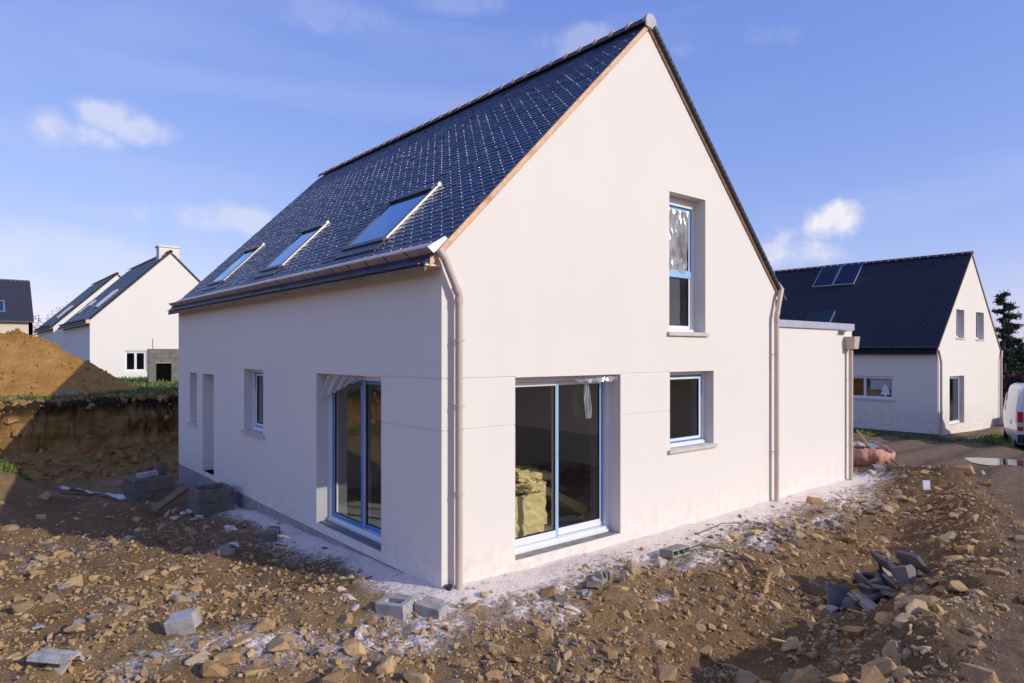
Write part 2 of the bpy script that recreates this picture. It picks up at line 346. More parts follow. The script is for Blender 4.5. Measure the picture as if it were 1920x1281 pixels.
# ------------------------------------------------------------------ mesh helpers
class MB:
    def __init__(s): s.v = []; s.f = []; s.mi = []
    def add(s, V, F, mi=0):
        o = len(s.v); s.v += [tuple(p) for p in V]; s.f += [tuple(i + o for i in f) for f in F]; s.mi += [mi] * len(F); return s
    def poly(s, pts, mi=0): return s.add(pts, [tuple(range(len(pts)))], mi)
    def box(s, x0, x1, y0, y1, z0, z1, mi=0):
        V = [(x, y, z) for z in (z0, z1) for y in (y0, y1) for x in (x0, x1)]
        return s.add(V, [(0, 2, 3, 1), (4, 5, 7, 6), (0, 1, 5, 4), (2, 6, 7, 3), (0, 4, 6, 2), (1, 3, 7, 5)], mi)
    def hexa(s, P, mi=0):   # 8 points: bottom 0-3 loop, top 4-7 loop
        return s.add(P, [(3, 2, 1, 0), (4, 5, 6, 7), (0, 1, 5, 4), (1, 2, 6, 5), (2, 3, 7, 6), (3, 0, 4, 7)], mi)
    def prism(s, pts, vec, mi=0):
        n = len(pts); vec = Vector(vec); A = [Vector(p) for p in pts]; B = [p + vec for p in A]
        return s.add(A + B, [tuple(range(n))[::-1], tuple(range(n, 2 * n))] + [(i, (i + 1) % n, n + (i + 1) % n, n + i) for i in range(n)], mi)
    def tube(s, pts, r, n=14, mi=0, cap=True):
        pts = [Vector(p) for p in pts]; rings = []
        rs = r if isinstance(r, (list, tuple)) else [r] * len(pts)
        prev = None
        for i, p in enumerate(pts):
            d = (pts[min(i + 1, len(pts) - 1)] - pts[max(i - 1, 0)]).normalized()
            if prev is None:
                a = d.orthogonal().normalized()
            else:
                a = (prev - d * prev.dot(d)).normalized()
            prev = a; b = d.cross(a)
            sc = 1.0
            if 0 < i < len(pts) - 1:
                c = max(.5, (pts[i] - pts[i - 1]).normalized().dot(d)); sc = 1 / c
            rings.append([p + (a * math.cos(t) + b * math.sin(t)) * rs[i] for t in [2 * math.pi * k / n for k in range(n)]])
        V = [q for R in rings for q in R]; F = []
        for i in range(len(rings) - 1):
            for k in range(n): F.append((i * n + k, i * n + (k + 1) % n, (i + 1) * n + (k + 1) % n, (i + 1) * n + k))
        if cap: F += [tuple(range(n))[::-1], tuple(range((len(rings) - 1) * n, len(rings) * n))]
        return s.add(V, F, mi)
    def grid(s, fn, nu, nv, mi=0):
        V = [fn(i / nu, j / nv) for j in range(nv + 1) for i in range(nu + 1)]
        return s.add(V, [(j * (nu + 1) + i, j * (nu + 1) + i + 1, (j + 1) * (nu + 1) + i + 1, (j + 1) * (nu + 1) + i) for j in range(nv) for i in range(nu)], mi)
    def mesh(s, name, mats, smooth=False, bevel=0, org=(0, 0, 0), recalc=True, weld=False, clip=None, segs=2):
        me = bpy.data.meshes.new(name)
        ox, oy, oz = org
        me.from_pydata([(x - ox, y - oy, z - oz) for x, y, z in s.v], [], s.f)
        if any(s.mi): me.polygons.foreach_set('material_index', s.mi)
        if recalc or bevel or weld or clip:
            bm = bmesh.new(); bm.from_mesh(me)
            if clip:
                for co, no in clip:
                    bmesh.ops.bisect_plane(bm, geom=bm.verts[:] + bm.edges[:] + bm.faces[:], plane_co=Vector(co) - Vector(org), plane_no=no, clear_outer=True)
            if weld or bevel: bmesh.ops.remove_doubles(bm, verts=bm.verts, dist=1e-5)
            if recalc: bmesh.ops.recalc_face_normals(bm, faces=bm.faces)
            if bevel:
                ed = [e for e in bm.edges if len(e.link_faces) == 2 and e.calc_face_angle(0) > .5]
                bmesh.ops.bevel(bm, geom=ed, offset=bevel, segments=segs, affect='EDGES', profile=.6, clamp_overlap=True)
            bm.to_mesh(me); bm.free()
        for m in (mats if isinstance(mats, (list, tuple)) else [mats]): me.materials.append(m)
        if smooth: me.polygons.foreach_set('use_smooth', [True] * len(me.polygons))
        return me
    def build(s, name, mats, parent=None, label=None, cat=None, group=None, kind=None, **k):
        org = world_org(parent)
        me = s.mesh(name, mats, org=org, **k)
        return link(name, me, parent, label, cat, group, kind)
def world_org(p):
    o = Vector((0, 0, 0))
    while p is not None: o += p.location; p = p.parent
    return tuple(o)
def tag(o, label=None, cat=None, group=None, kind=None):
    for k, v in (('label', label), ('category', cat), ('group', group), ('kind', kind)):
        if v: o[k] = v
    return o
def link(name, data, parent=None, label=None, cat=None, group=None, kind=None, loc=None):
    o = bpy.data.objects.new(name, data); col.objects.link(o)
    if parent: o.parent = parent
    if loc is not None: o.location = loc
    return tag(o, label, cat, group, kind)
def empty(name, loc, label, cat, group=None, rz=0):
    o = link(name, None, None, label, cat, group); o.location = loc; o.rotation_euler = (0, 0, rz); o.empty_display_size = .2; return o
def smooth_by_angle(o, ang=40):
    me = o.data; me.polygons.foreach_set('use_smooth', [True] * len(me.polygons))
    bm = bmesh.new(); bm.from_mesh(me)
    for e in bm.edges:
        if len(e.link_faces) == 2 and e.calc_face_angle(0) > RAD(ang): e.smooth = False
    bm.to_mesh(me); bm.free()
class WF:   # frame on a wall: u along the wall, z up, d inward
    def __init__(s, o, U, N): s.o = Vector(o); s.U = Vector(U); s.N = Vector(N)
    def p(s, u, z, d): return s.o + s.U * u + Vector((0, 0, z)) - s.N * d
    def box(s, m, u0, u1, z0, z1, d0, d1, mi=0):
        return m.hexa([s.p(u0, z0, d0), s.p(u1, z0, d0), s.p(u1, z0, d1), s.p(u0, z0, d1), s.p(u0, z1, d0), s.p(u1, z1, d0), s.p(u1, z1, d1), s.p(u0, z1, d1)], mi)
    def wall(s, m, u0, u1, z0, z1, T, holes=(), grooves=(), gd=.010):
        us = sorted({u0, u1} | {x for h in holes for x in h[:2]} | {x for h in grooves for x in h[:2]})
        zs = sorted({z0, z1} | {x for h in holes for x in h[2:4]} | {x for h in grooves for x in h[2:4]})
        us = [u for u in us if u0 <= u <= u1]; zs = [z for z in zs if z0 <= z <= z1]
        def typ(i, j):
            if not (0 <= i < len(us) - 1 and 0 <= j < len(zs) - 1): return None
            u = (us[i] + us[i + 1]) / 2; z = (zs[j] + zs[j + 1]) / 2
            for h in holes:
                if h[0] < u < h[1] and h[2] < z < h[3]: return 'H'
            for g in grooves:
                if g[0] < u < g[1] and g[2] < z < g[3]: return gd
            return 0.
        for i in range(len(us) - 1):
            for j in range(len(zs) - 1):
                t = typ(i, j); a, b, c, d = us[i], us[i + 1], zs[j], zs[j + 1]
                if t != 'H':
                    m.poly([s.p(a, c, t), s.p(b, c, t), s.p(b, d, t), s.p(a, d, t)])
                    m.poly([s.p(a, c, T), s.p(a, d, T), s.p(b, d, T), s.p(b, c, T)])
                dt = T if t == 'H' else t
                for (ii, jj, e) in ((i + 1, j, ((b, c), (b, d))), (i, j + 1, ((a, d), (b, d)))):
                    t2 = typ(ii, jj)
                    if t2 is None: continue
                    d2 = T if t2 == 'H' else t2
                    if abs(dt - d2) > 1e-6:
                        m.poly([s.p(*e[0], dt), s.p(*e[1], dt), s.p(*e[1], d2), s.p(*e[0], d2)])
        return m

# ------------------------------------------------------------------ terrain
CREST = np.array([(-60, -5.2), (-12, -5.6), (-3, -5.1), (0.5, -4.65), (2.0, -4.4), (4.2, -4.1), (7.0, -3.5), (9.3, -2.75), (11.3, -1.6), (12.4, -.3), (13.4, 2.0), (14.2, 6), (15, 60), (15, 500)], float)
def road_sd(x, y):
    """signed distance to the track's edge: > 0 on the track"""
    best = np.full(np.shape(x), 1e9); sgn = np.zeros(np.shape(x))
    for a, b in zip(CREST[:-1], CREST[1:]):
        d = b - a; L2 = d @ d
        t = np.clip(((x - a[0]) * d[0] + (y - a[1]) * d[1]) / L2, 0, 1)
        px = a[0] + t * d[0]; py = a[1] + t * d[1]; dist = np.hypot(x - px, y - py)
        cr = d[0] * (y - a[1]) - d[1] * (x - a[0])
        m = dist < best; best = np.where(m, dist, best); sgn = np.where(m, np.where(cr < 0, 1., -1.), sgn)
    return best * sgn
RX = [-700, -60, -8, -4, -1.5, 0, 2, 4, 7, 10, 13, 16, 20, 25, 40, 100, 700]; RZ = [1.5, 1.0, .85, .80, .55, .40, .24, .12, .0, -.10, -.22, -.33, -.55, -.86, -1.0, -1.3, -3]
EY = [-20, -1.5, 0, 2, 4, 7, 11, 13]; EZ = [-.26, -.22, -.13, -.22, -.30, -.38, -.58, -.62]
PUD = (17.1, -1.0)
def terrain(x, y):
    x = np.asarray(x, float); y = np.asarray(y, float)
    sd = road_sd(x, y)
    warp = fbm(x * .8, y * .8, 3) * .5
    side = np.interp(y, EY, EZ)                                   # left of the house
    front = np.interp(x, [0, 3, 7, 10.5, 13], [-.16, -.19, -.16, -.14, -.18]) - .13 * sstep(-.2, -2.4, y)
    wl = sstep(-.6, .8, x)
    plot = side * (1 - wl) + np.where(y < 1.0, front, side) * wl
    plot = plot + .07 * fbm(x * .55, y * .55, 3) * sstep(0, 1.0, np.minimum(np.maximum(-x, -y), 9)) 
    # droppings heaped against the foot of the walls
    dwall = np.maximum(np.maximum(-x, x - 10.2), np.maximum(-y, y - 11))
    plot = plot + .05 * np.exp(-np.clip(dwall, 0, 9) / .35) * (x < 10.5) * (y < 6)
    # hump at the left
    plot = plot + .86 * np.exp(-(((x + 3.85) / 1.15) ** 2 + ((y - 10.25) / 1.15) ** 2) ** 1.2)
    plot = plot + .45 * np.exp(-(((x + 6.0) / 1.8) ** 2 + ((y - 9.8) / 1.8) ** 2))
    # cut bank and the meadow above it
    yb = 14.75 + .55 * perlin(x * .45 + 3, y * 0 + 1.5) + .22 * perlin(x * 1.9, y * 0 + 7.7) + np.clip(-x - 6, 0, 30) * -.25
    tal = fbm(x * .9 + 2, y * .9, 3); bank = .34 * sstep(-1.9 - .5 * tal, -.15, y - yb) + .66 * sstep(-.34, .24 + .15 * tal, y - yb)
    top = 1.22 + .05 * fbm(x * .5, y * .5, 2) + .0 * y + np.clip((y - 48) / 20, 0, 1) * 1.0
    top = top - np.clip((x - 8) / 14, 0, 1) * 1.9
    z = plot * (1 - bank) + top * bank
    # track
    road = np.interp(x, RX, RZ) + .035 * fbm(x * .35, y * .9, 3)
    rw = sstep(-1.5, .15, sd + warp * .45)
    z = z * (1 - rw) + road * rw
    near = np.exp(-((sd + .35) / .45) ** 2)
    z = z + near * (.06 + .13 * np.clip(fbm(x * .9, y * .9, 2) + .35, 0, 1)) * sstep(40, 12, x) * (y < 4)
    z = z + .27 * np.exp(-(((x - 11.0) / .85) ** 2 + ((y + 1.5) / .7) ** 2))         # spoil at the bend of the track
    z = z - .38 * np.exp(-(((x - 1.6) / .9) ** 2 + ((y + 2.75) / .55) ** 2)) - .16 * np.exp(-(((x - 3.9) / .8) ** 2 + ((y + 2.5) / .5) ** 2))
    # wheel ruts and the puddle hollow
    rut = np.sin((y - .12 * x) * 5.2 + 1.5 * perlin(x * .1, y * .3)) * .045 * sstep(.4, 1.4, sd) * sstep(9, 13, x)
    z = z + rut - .09 * np.exp(-(((x - PUD[0]) / .9) ** 2 + ((y - PUD[1]) / 1.5) ** 2) ** 2)
    return z
def roughness(x, y):
    sd = road_sd(x, y)
    am = 1.0 - .72 * sstep(-.1, .6, sd)
    dwall = np.maximum(np.maximum(-x, x - 10.2), np.maximum(-y, y - 11))
    am = am * (.35 + .65 * sstep(.15, 1.2, dwall))
    return am * (.080 * fbm(x * 1.3, y * 1.3, 3) + .045 * fbm(x * 3.1 + 5 + fbm(x * 2, y * 2, 2), y * 3.1 + fbm(x * 2 + 7, y * 2, 2), 3) + .040 * np.clip(fbm(x * 6.5 + 3, y * 6.5, 2), 0, 1) + .022 * fbm(x * 10.5, y * 10.5, 2))
def H(x, y): return terrain(x, y) + roughness(x, y)
def h1(x, y): return float(H(np.array([x]), np.array([y]))[0])

def axis(segs):
    out = []
    for a, b, s0, s1 in segs:
        p = a; n = 0
        L = b - a
        if s0 == s1: k = max(1, int(round(L / s0))); out += [a + L * i / k for i in range(k)]
        else:
            q = (L - s0) / (L - s1) if L > max(s0, s1) else 1
            k = max(2, int(round(math.log(s1 / s0) / math.log(q)))) if q != 1 else 2
            r = (s1 / s0) ** (1 / max(1, k - 1)); st = [s0 * r ** i for i in range(k)]; f = L / sum(st); acc = a
            for t in st: out.append(acc); acc += t * f
    out.append(segs[-1][1]); return np.array(out)
gx = axis([(-700, -9, 160, .25), (-9, -6.2, .2, .06), (-6.2, 5.2, .042, .042), (5.2, 13.5, .06, .09), (13.5, 30, .12, .5), (30, 900, .6, 160)])
gy = axis([(-700, -7.5, 160, .3), (-7.5, -5, .2, .07), (-5, 3.5, .042, .042), (3.5, 10, .05, .085), (10, 16.5, .085, .085), (16.5, 30, .12, .5), (30, 1200, .6, 180)])
GX, GY = np.meshgrid(gx, gy); xx = GX.ravel(); yy = GY.ravel()
zt = terrain(xx, yy); far = sstep(60, 25, np.hypot(xx - 2, yy - 3)); zz = zt + roughness(xx, yy) * far
sdv = road_sd(xx, yy)
ybv = 14.75 + .55 * perlin(xx * .45 + 3, yy * 0 + 1.5) + .22 * perlin(xx * 1.9, yy * 0 + 7.7) + np.clip(-xx - 6, 0, 30) * -.25
onface = np.exp(-((yy - ybv) / .5) ** 2) * (xx < 9)
py = yy + onface * (.42 * fbm(xx * 1.1, zz * 2.2, 4) + .20 * fbm(xx * 4.5, zz * 5, 3)) ; px = xx + onface * .14 * fbm(xx * 2.1 + 9, zz * 3, 3)
nx, ny = len(gx), len(gy)
idx = np.arange(nx * ny).reshape(ny, nx)
quads = np.stack([idx[:-1, :-1], idx[:-1, 1:], idx[1:, 1:], idx[1:, :-1]], -1).reshape(-1, 4)
dwall = np.maximum(np.maximum(-xx, xx - 10.2), np.maximum(-yy, yy - 11))
pn = fbm(xx * .7, yy * .7, 3)
dustR = np.clip(1.0 - dwall / np.maximum(.3, 1.2 + .9 * pn + .45 * (yy < 0) * (xx > 0)), 0, 1) * (yy < 7.5) * .95
def blob(cx, cy, rx, ry): return np.exp(-(((xx - cx) / rx) ** 2 + ((yy - cy) / ry) ** 2))
for b_ in ((-1.3, -.5, .9, .6), (-.6, -.7, 1.0, .55), (-1.9, -.2, .7, .5), (-.3, -.3, 1.1, .7), (-2.3, .3, .9, .35), (.6, -.9, 1.0, .4), (3.4, -1.0, 1.2, .35), (6.5, -1.1, 1.4, .4), (.7, -1.2, .5, .3), (4.9, -1.0, 1.2, .5), (11, .2, 1.4, 1.0), (-2.9, .2, .4, .4), (26.6, 2.3, 3, .6), (2.0, -1.4, .5, .25), (8.2, -.9, 1.5, .5)):
    dustR = np.maximum(dustR, .66 * blob(*b_))
roadG = sstep(-.35, .35, sdv + .3 * pn)
chipB = np.zeros_like(xx)
for b_ in ((-3.3, 5.4, 1.0, .7), (-2.4, 5.0, .8, .5), (-1.2, 4.2, .8, 1.0), (-1.6, 3.6, .6, .4), (.2, -1.75, .35, .2), (5.2, -.9, .9, .35), (-1.9, 6.3, .8, .6), (8.3, -1.2, .8, .3), (3.6, -1.4, .6, .3)):
    chipB = np.maximum(chipB, .55 * blob(*b_))
facemask = sstep(-2.4, -1.0, yy - ybv) * sstep(1.0, .5, yy - ybv) * (xx < 9)
humus = sstep(.82, .98, zz + .1 * pn) * sstep(1.0, .3, yy - ybv) * (xx < 9) * (sdv < 0)
meadow = sstep(.15, .5, yy - ybv + .25 * pn) * (sdv < -.5)
ledge = .9 * np.exp(-(((xx + 4.0) / 1.0) ** 2 + ((yy - 10.6) / .8) ** 2) ** 2) 
verge = .9 * sstep(1.4, .2, np.abs(xx - 24.6 - .5 * pn)) * (yy > 1.8) + .9 * sstep(1.0, .3, np.abs(yy - 1.6 - .4 * pn)) * (xx > 25) * (xx < 36)
fieldg = sstep(45, 70, np.hypot(xx, yy))
grassG = np.clip(np.maximum.reduce([meadow * (1 - humus * .3), ledge, verge, fieldg]), 0, 1)
roadG = roadG * (1 - np.clip(verge, 0, 1)) * (1 - fieldg)
moist_shade = np.clip(np.maximum.reduce([.85 * sstep(-2.6, -1.2, sdv + .5 * pn) * (sdv < .4) * (xx > -.5), .8 * blob(3.2, -2.0, 1.6, .7), .75 * blob(-1.6, 6.5, 2.2, 3.2), .6 * blob(-.8, 2.2, .6, 1.2), .8 * sstep(.08, .38, fbm(xx * .55 + 31, yy * .55, 4))]), 0, 1)  # damp soil, with the berm's shade painted in along the track edge
def ground_object(name, faces, kind='structure'):
    used = np.unique(faces); mp = np.full(nx * ny, -1); mp[used] = np.arange(len(used))
    me = bpy.data.meshes.new(name); me.from_pydata(np.stack([px, py, zz], -1)[used].tolist(), [], mp[faces].tolist())
    for an, ch in (('zone', (dustR, roadG, chipB)), ('zone2', (humus, grassG, facemask))):
        at = me.attributes.new(an, 'FLOAT_COLOR', 'POINT')
        at.data.foreach_set('color', np.stack([ch[0][used], ch[1][used], ch[2][used], np.ones(len(used))], -1).astype(np.float32).ravel())
    at = me.attributes.new('moist_shade', 'FLOAT', 'POINT'); at.data.foreach_set('value', moist_shade[used].astype(np.float32))
    me.polygons.foreach_set('use_smooth', [True] * len(faces)); me.materials.append(SOIL)
    return link(name, me, kind=kind)
fsd = sdv[quads].mean(1); fcx = xx[quads].mean(1); fcy = yy[quads].mean(1)
isroad = (fsd > 0) & (fcx > -40) & (fcx < 60) & (fcy > -14) & (fcy < 40) & ~((fcx > 24.5) & (fcy > 1.2))
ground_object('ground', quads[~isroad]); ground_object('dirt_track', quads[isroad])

# soil heap on the meadow
def heap():
    V = []; F = []; n, r = 96, 34
    for j in range(r + 1):
        t = j / r
        for i in range(n):
            a = 2 * math.pi * i / n
            ex = 3.5 if math.cos(a) > 0 else 5.4
            ey = 2.9
            x = -2.45 + math.cos(a) * ex * t; y = 20.0 + math.sin(a) * ey * t
            V.append([x, y, t])
    V = np.array(V); t = V[:, 2]
    hh = 2.15 * np.maximum(0, 1 - t) ** 1.02 - .10 * np.exp(-(t / .12) ** 2)
    hh = hh + .11 * fbm(V[:, 0] * 1.1, V[:, 1] * 1.1, 4) * (1 - t ** 4) + .06 * np.abs(fbm(V[:, 0] * 4, V[:, 1] * 4, 3)) * (1 - t ** 4)
    V[:, 2] = 1.13 + hh - .25 * (t > .97)
    for j in range(r):
        for i in range(n): F.append((j * n + i, j * n + (i + 1) % n, (j + 1) * n + (i + 1) % n, (j + 1) * n + i))
    m = MB(); m.add(V.tolist(), F); o = m.build('soil_heap', MOUND, None, 'tall cone of ochre subsoil heaped on the grass above the cut bank', 'soil heap', smooth=True, recalc=True); return o
heap()
# puddle
m = MB(); N_ = 40
pz = float(terrain(np.array([PUD[0]]), np.array([PUD[1]]))[0]) + .052
m.poly([(PUD[0] + math.cos(a) * (.75 + .12 * math.sin(3 * a + 1)), PUD[1] + math.sin(a) * (.98 + .2 * math.sin(2 * a)), pz) for a in [2 * math.pi * i / N_ for i in range(N_)]])
m.build('puddle', WATER, kind='structure', recalc=False)

# ------------------------------------------------------------------ the new house
HW, HL = 7.10, 10.95          # gable width, length
house = empty('house', (3.55, 5.4, -.1), 'new pale rendered house with steep blue slate roof in the middle of the site', 'house')
GW = WF((0, 0, 0), (1, 0, 0), (0, -1, 0)); EW = WF((0, 0, 0), (0, 1, 0), (-1, 0, 0))
BW = WF((0, HL, 0), (1, 0, 0), (0, 1, 0)); RW = WF((HW, 0, 0), (0, 1, 0), (1, 0, 0))
GD = (1.055, 2.955, .0, 2.19); GWIN = (4.06, 5.19, 1.05, 2.20); GUP = (4.045, 4.965, 2.80, 4.88)
ED = (1.34, 3.26, .0, 2.185); EWIN = (5.43, 6.41, 1.085, 2.19); ESL = (9.445, 10.0, .945, 2.04); EDR = (8.23, 9.03, -.02, 2.04)
GT = .012
gro_g = [(0, GD[0], z - GT, z) for z in (2.205, 1.632)] + [(GD[1], GWIN[0], z - GT, z) for z in (2.205, 1.632)]
gro_e = [(0, ED[0], z - GT, z) for z in (2.205, 1.632)]
RK = 3.56                      # wall top under the verge: z = x + RK
m = MB(); GW.wall(m, 0, HW, -.14, 7.3, .30, [GD, GWIN, GUP], gro_g)
cl = [((0, 0, RK), (-1, 0, 1)), ((HW, 0, RK), (1, 0, 1))]
m.build('gable_wall', WALL, house, clip=cl, recalc=False)
m = MB(); EW.wall(m, 0, HL, -.115, 3.50, .30, [ED, EWIN, ESL, EDR], gro_e); m.build('side_wall', WALL, house, recalc=False)
m = MB(); BW.wall(m, 0, HW, -.14, 7.3, .30); m.build('rear_gable_wall', WALL, house, clip=[((0, HL, RK), (-1, 0, 1)), ((HW, HL, RK), (1, 0, 1))], recalc=False)
m = MB(); RW.wall(m, 0, HL, -.14, 3.50, .30); m.build('side_wall', WALL, house, recalc=False)
m = MB(); EW.box(m, .006, HL, -1.0, -.1152, .014, .28); GW.box(m, .006, HW, -1.0, -.1405, .014, .28); BW.box(m, .006, HW, -1, -.141, .014, .28); m.build('plinth', PLINTH, house)
# cement smears at the foot of the side wall near the back door
m = MB(); EW.box(m, EDR[0], EDR[1], -.7, -.02, .02, .33); m.build('door_step', PLINTH, house)
m = MB(); m.box(.3, HW - .3, .3, HL - .3, -.2, -.012); m.build('floor', SLAB, house)
m = MB(); m.box(.301, HW - .301, .301, HL - .301, 2.50, 2.72); m.build('ceiling', PLASTER, house)
m = MB(); m.box(.302, HW - .302, 5.2, 5.28, -.01, 2.499); m.box(3.6, 3.68, .9, 5.19, 1.2, 2.498) ; m.build('partition', PLASTER, house)
m = MB(); m.box(1.9, HW - 1.9, 4.6, 4.68, 2.721, 5.0); m.build('partition', PLASTER, house)

# ---- glazing
def sash(fr, par, u0, u1, z0, z1, d, st=.055, tape=None, sub='sash', fm=None, rb=None):
    fm = fm or WHITE; rb = rb or st
    m = MB(); D = .038
    fr.box(m, u0, u0 + st, z0, z1, d, d + D); fr.box(m, u1 - st, u1, z0, z1, d, d + D)
    fr.box(m, u0 + st, u1 - st, z0, z0 + rb, d + .001, d + D - .001); fr.box(m, u0 + st, u1 - st, z1 - st, z1, d + .001, d + D - .001)
    s_ = m.build(sub, fm, par, bevel=.003)
    m = MB(); g = .012
    fr.box(m, u0 + st, u0 + st + g, z0 + rb, z1 - st, d + .006, d + D - .008); fr.box(m, u1 - st - g, u1 - st, z0 + rb, z1 - st, d + .006, d + D - .008)
    fr.box(m, u0 + st + g, u1 - st - g, z0 + rb, z0 + rb + g, d + .006, d + D - .008); fr.box(m, u0 + st + g, u1 - st - g, z1 - st - g, z1 - st, d + .006, d + D - .008)
    m.build('gasket', BLACKG, par)
    m = MB(); p = d + .02
    m.poly([fr.p(u0 + st, z0 + rb, p), fr.p(u1 - st, z0 + rb, p), fr.p(u1 - st, z1 - st, p), fr.p(u0 + st, z1 - st, p)])
    m.build('pane', GLASS, par, recalc=False)
    if tape:
        m = MB()
        for (a, b, c, e) in tape: fr.box(m, a, b, c, e, d - .002, d + .004)
        m.build('protective_film', BLUE, par)
    return s_
def surround(fr, par, u0, u1, z0, z1, d, t=.06, top=.09, bot=.05, name='frame'):
    m = MB()
    fr.box(m, u0, u0 + t, z0 + .001, z1 - .001, d, d + .11); fr.box(m, u1 - t, u1, z0 + .001, z1 - .001, d, d + .11)
    fr.box(m, u0 + t, u1 - t, z1 - top, z1 - .002, d + .001, d + .108); fr.box(m, u0 + t, u1 - t, z0 + .002, z0 + bot, d - .012, d + .109)
    return m.build(name, WHITE, par, bevel=.004)
# gable patio door
pd = MB(); GW.box(pd, GD[0] + .002, GD[1] - .002, -.06, .003, .012, .32); 
door1 = link('patio_door', None, house, 'sliding patio door in the sunlit gable, yellow insulation behind its glass'); door1.location = Vector((2.0, .2, 0)) - house.location
pd.build('threshold', CONC, door1)
surround(GW, door1, GD[0], GD[1], .0, 2.19, .20, .07, .075, .075)
m = MB(); GW.box(m, GD[0] + .005, GD[1] - .03, .004, .04, .165, .199); m.build('sill_track', WHITE, door1, bevel=.004)
mid = 1.965
sash(GW, door1, GD[0] + .075, mid + .02, .080, 2.11, .222, .05, None, rb=.09)
sash(GW, door1, mid - .03, GD[1] - .08, .082, 2.108, .264, .05, None, rb=.09)
m = MB(); GW.box(m, mid - .018, mid + .016, .06, 2.118, .2175, .2215); m.build('protective_film', BLUEL, door1)
m = MB(); GW.box(m, GD[1] - .118, GD[1] - .09, .14, 2.118, .2595, .2635); m.build('protective_film', BLUE, door1)
# patio door in the shaded side wall
door2 = link('patio_door', None, house, 'sliding patio door with blue film on its frames in the shaded side wall'); door2.location = Vector((.2, 2.3, 0)) - house.location
m = MB(); EW.box(m, ED[0] + .002, ED[1] - .002, -.06, .003, .012, .32); m.build('threshold', CONC, door2)
m = MB(); EW.box(m, ED[0] + .03, ED[1] - .03, .0035, .016, .035, .16)
m.build('slate_sill', plain('slate_sill', (.16, .18, .22), .5, var=.2), door2)
surround(EW, door2, ED[0], ED[1], .0, 2.185, .20, .07, .075, .075)
m = MB(); EW.box(m, ED[0] + .005, ED[1] - .03, .004, .045, .162, .199); m.build('sill_track', WHITE, door2, bevel=.004)
def ring(u0, u1, z0, z1, w): return [(u0, u0 + w, z0, z1), (u1 - w, u1, z0, z1), (u0 + w, u1 - w, z0, z0 + w), (u0 + w, u1 - w, z1 - w, z1)]
me_ = 2.27
sash(EW, door2, me_ - .02, ED[1] - .075, .080, 2.11, .222, .05, ring(me_ - .02, ED[1] - .075, .08, 2.11, .049))
sash(EW, door2, ED[0] + .075, me_ + .03, .082, 2.108, .264, .05, ring(ED[0] + .075, me_ + .03, .082, 2.108, .049))
# windows
def small_window(fr, o, name, label, films=True, d=.16):
    w = link(name, None, house, label); w.location = fr.p((o[0] + o[1]) / 2, o[2], d) - house.location
    surround(fr, w, o[0], o[1], o[2], o[3], d, .055, .06, .05)
    tp = None
    if films:
        a, b, c, e = o[0] + .06, o[1] - .06, o[2] + .055, o[3] - .065
        tp = [(a, b, e - .025, e), (b - .022, b, e - .32, e - .025), (a, b, c, c + .02)]
    sash(fr, w, o[0] + .06, o[1] - .06, o[2] + .055, o[3] - .065, d + .03, .06, tp)
    m = MB(); fr.box(m, o[0] + .01, o[1] - .05, o[2] + .001, o[2] + .035, d - .03, d - .013); m.build('sill_track', WHITE, w)
    return w
def sill(fr, o, ov=.05, th=.06, pr=.045):
    m = MB(); u0, u1, z = o[0], o[1], o[2]
    m.hexa([fr.p(u0 - ov, z - th, -pr), fr.p(u1 + ov, z - th, -pr), fr.p(u1 + ov, z - th, -.001), fr.p(u0 - ov, z - th, -.001), fr.p(u0 - ov, z - .012, -pr), fr.p(u1 + ov, z - .012, -pr), fr.p(u1 + ov, z - .002, -.001), fr.p(u0 - ov, z - .002, -.001)])
    fr.box(m, u0 + .002, u1 - .002, z - .03, z + .0015, -.001, .18)
    return m
w = small_window(GW, GWIN, 'window', 'small square window right of the gable patio door'); sill(GW, GWIN).build('sill', SILLM, w, bevel=.004)
w = small_window(EW, EWIN, 'window', 'small window in the middle of the shaded side wall'); sill(EW, EWIN, .07).build('sill', SILLM, w, bevel=.004)
w = small_window(EW, ESL, 'window', 'narrow slit window at the far end of the shaded side wall', False, .2); sill(EW, ESL, .06).build('sill', SILLM, w, bevel=.004)
# tall gable window, two lights
w = link('window', None, house, 'tall narrow attic window with plastic sheet over its upper pane'); w.location = GW.p(4.5, 2.8, .2) - house.location
o = GUP; surround(GW, w, o[0], o[1], o[2], o[3], .19, .075, .13, .05)
sash(GW, w, o[0] + .08, o[1] - .08, o[2] + .055, 3.70, .22, .05, None)
sash(GW, w, o[0] + .08, o[1] - .08, 3.72, o[3] - .135, .22, .05, ring(o[0] + .08, o[1] - .08, 3.72, o[3] - .135, .03))
m = MB(); GW.box(m, o[0] + .08, o[1] - .03, 3.655, 3.755, .205, .2175); m.build('protective_film', BLUEL, w)
m = MB(); GW.box(m, o[0] + .01, o[1] - .06, o[2] + .001, o[2] + .04, .165, .177); m.build('sill_track', WHITE, w)
sill(GW, o, .05, .06).build('sill', SILLM, w, bevel=.004)
# back door in its recess
d3 = link('back_door', None, house, 'plain door set deep in the far recess of the shaded side wall'); d3.location = EW.p(8.6, 0, .22) - house.location
m = MB(); EW.box(m, EDR[0] + .06, EDR[1] - .06, .0, 1.98, .25, .29); m.build('door_leaf', plain('door_paint', (.42, .41, .43), .5), d3)
surround(EW, d3, EDR[0], EDR[1], .0, 2.04, .23, .058, .058, .03)
m = MB(); m.tube([EW.p(8.36, 1.0, .25), EW.p(8.36, 1.0, .19), EW.p(8.47, 1.0, .19)], .01, 8); m.build('door_handle', ALU, d3)

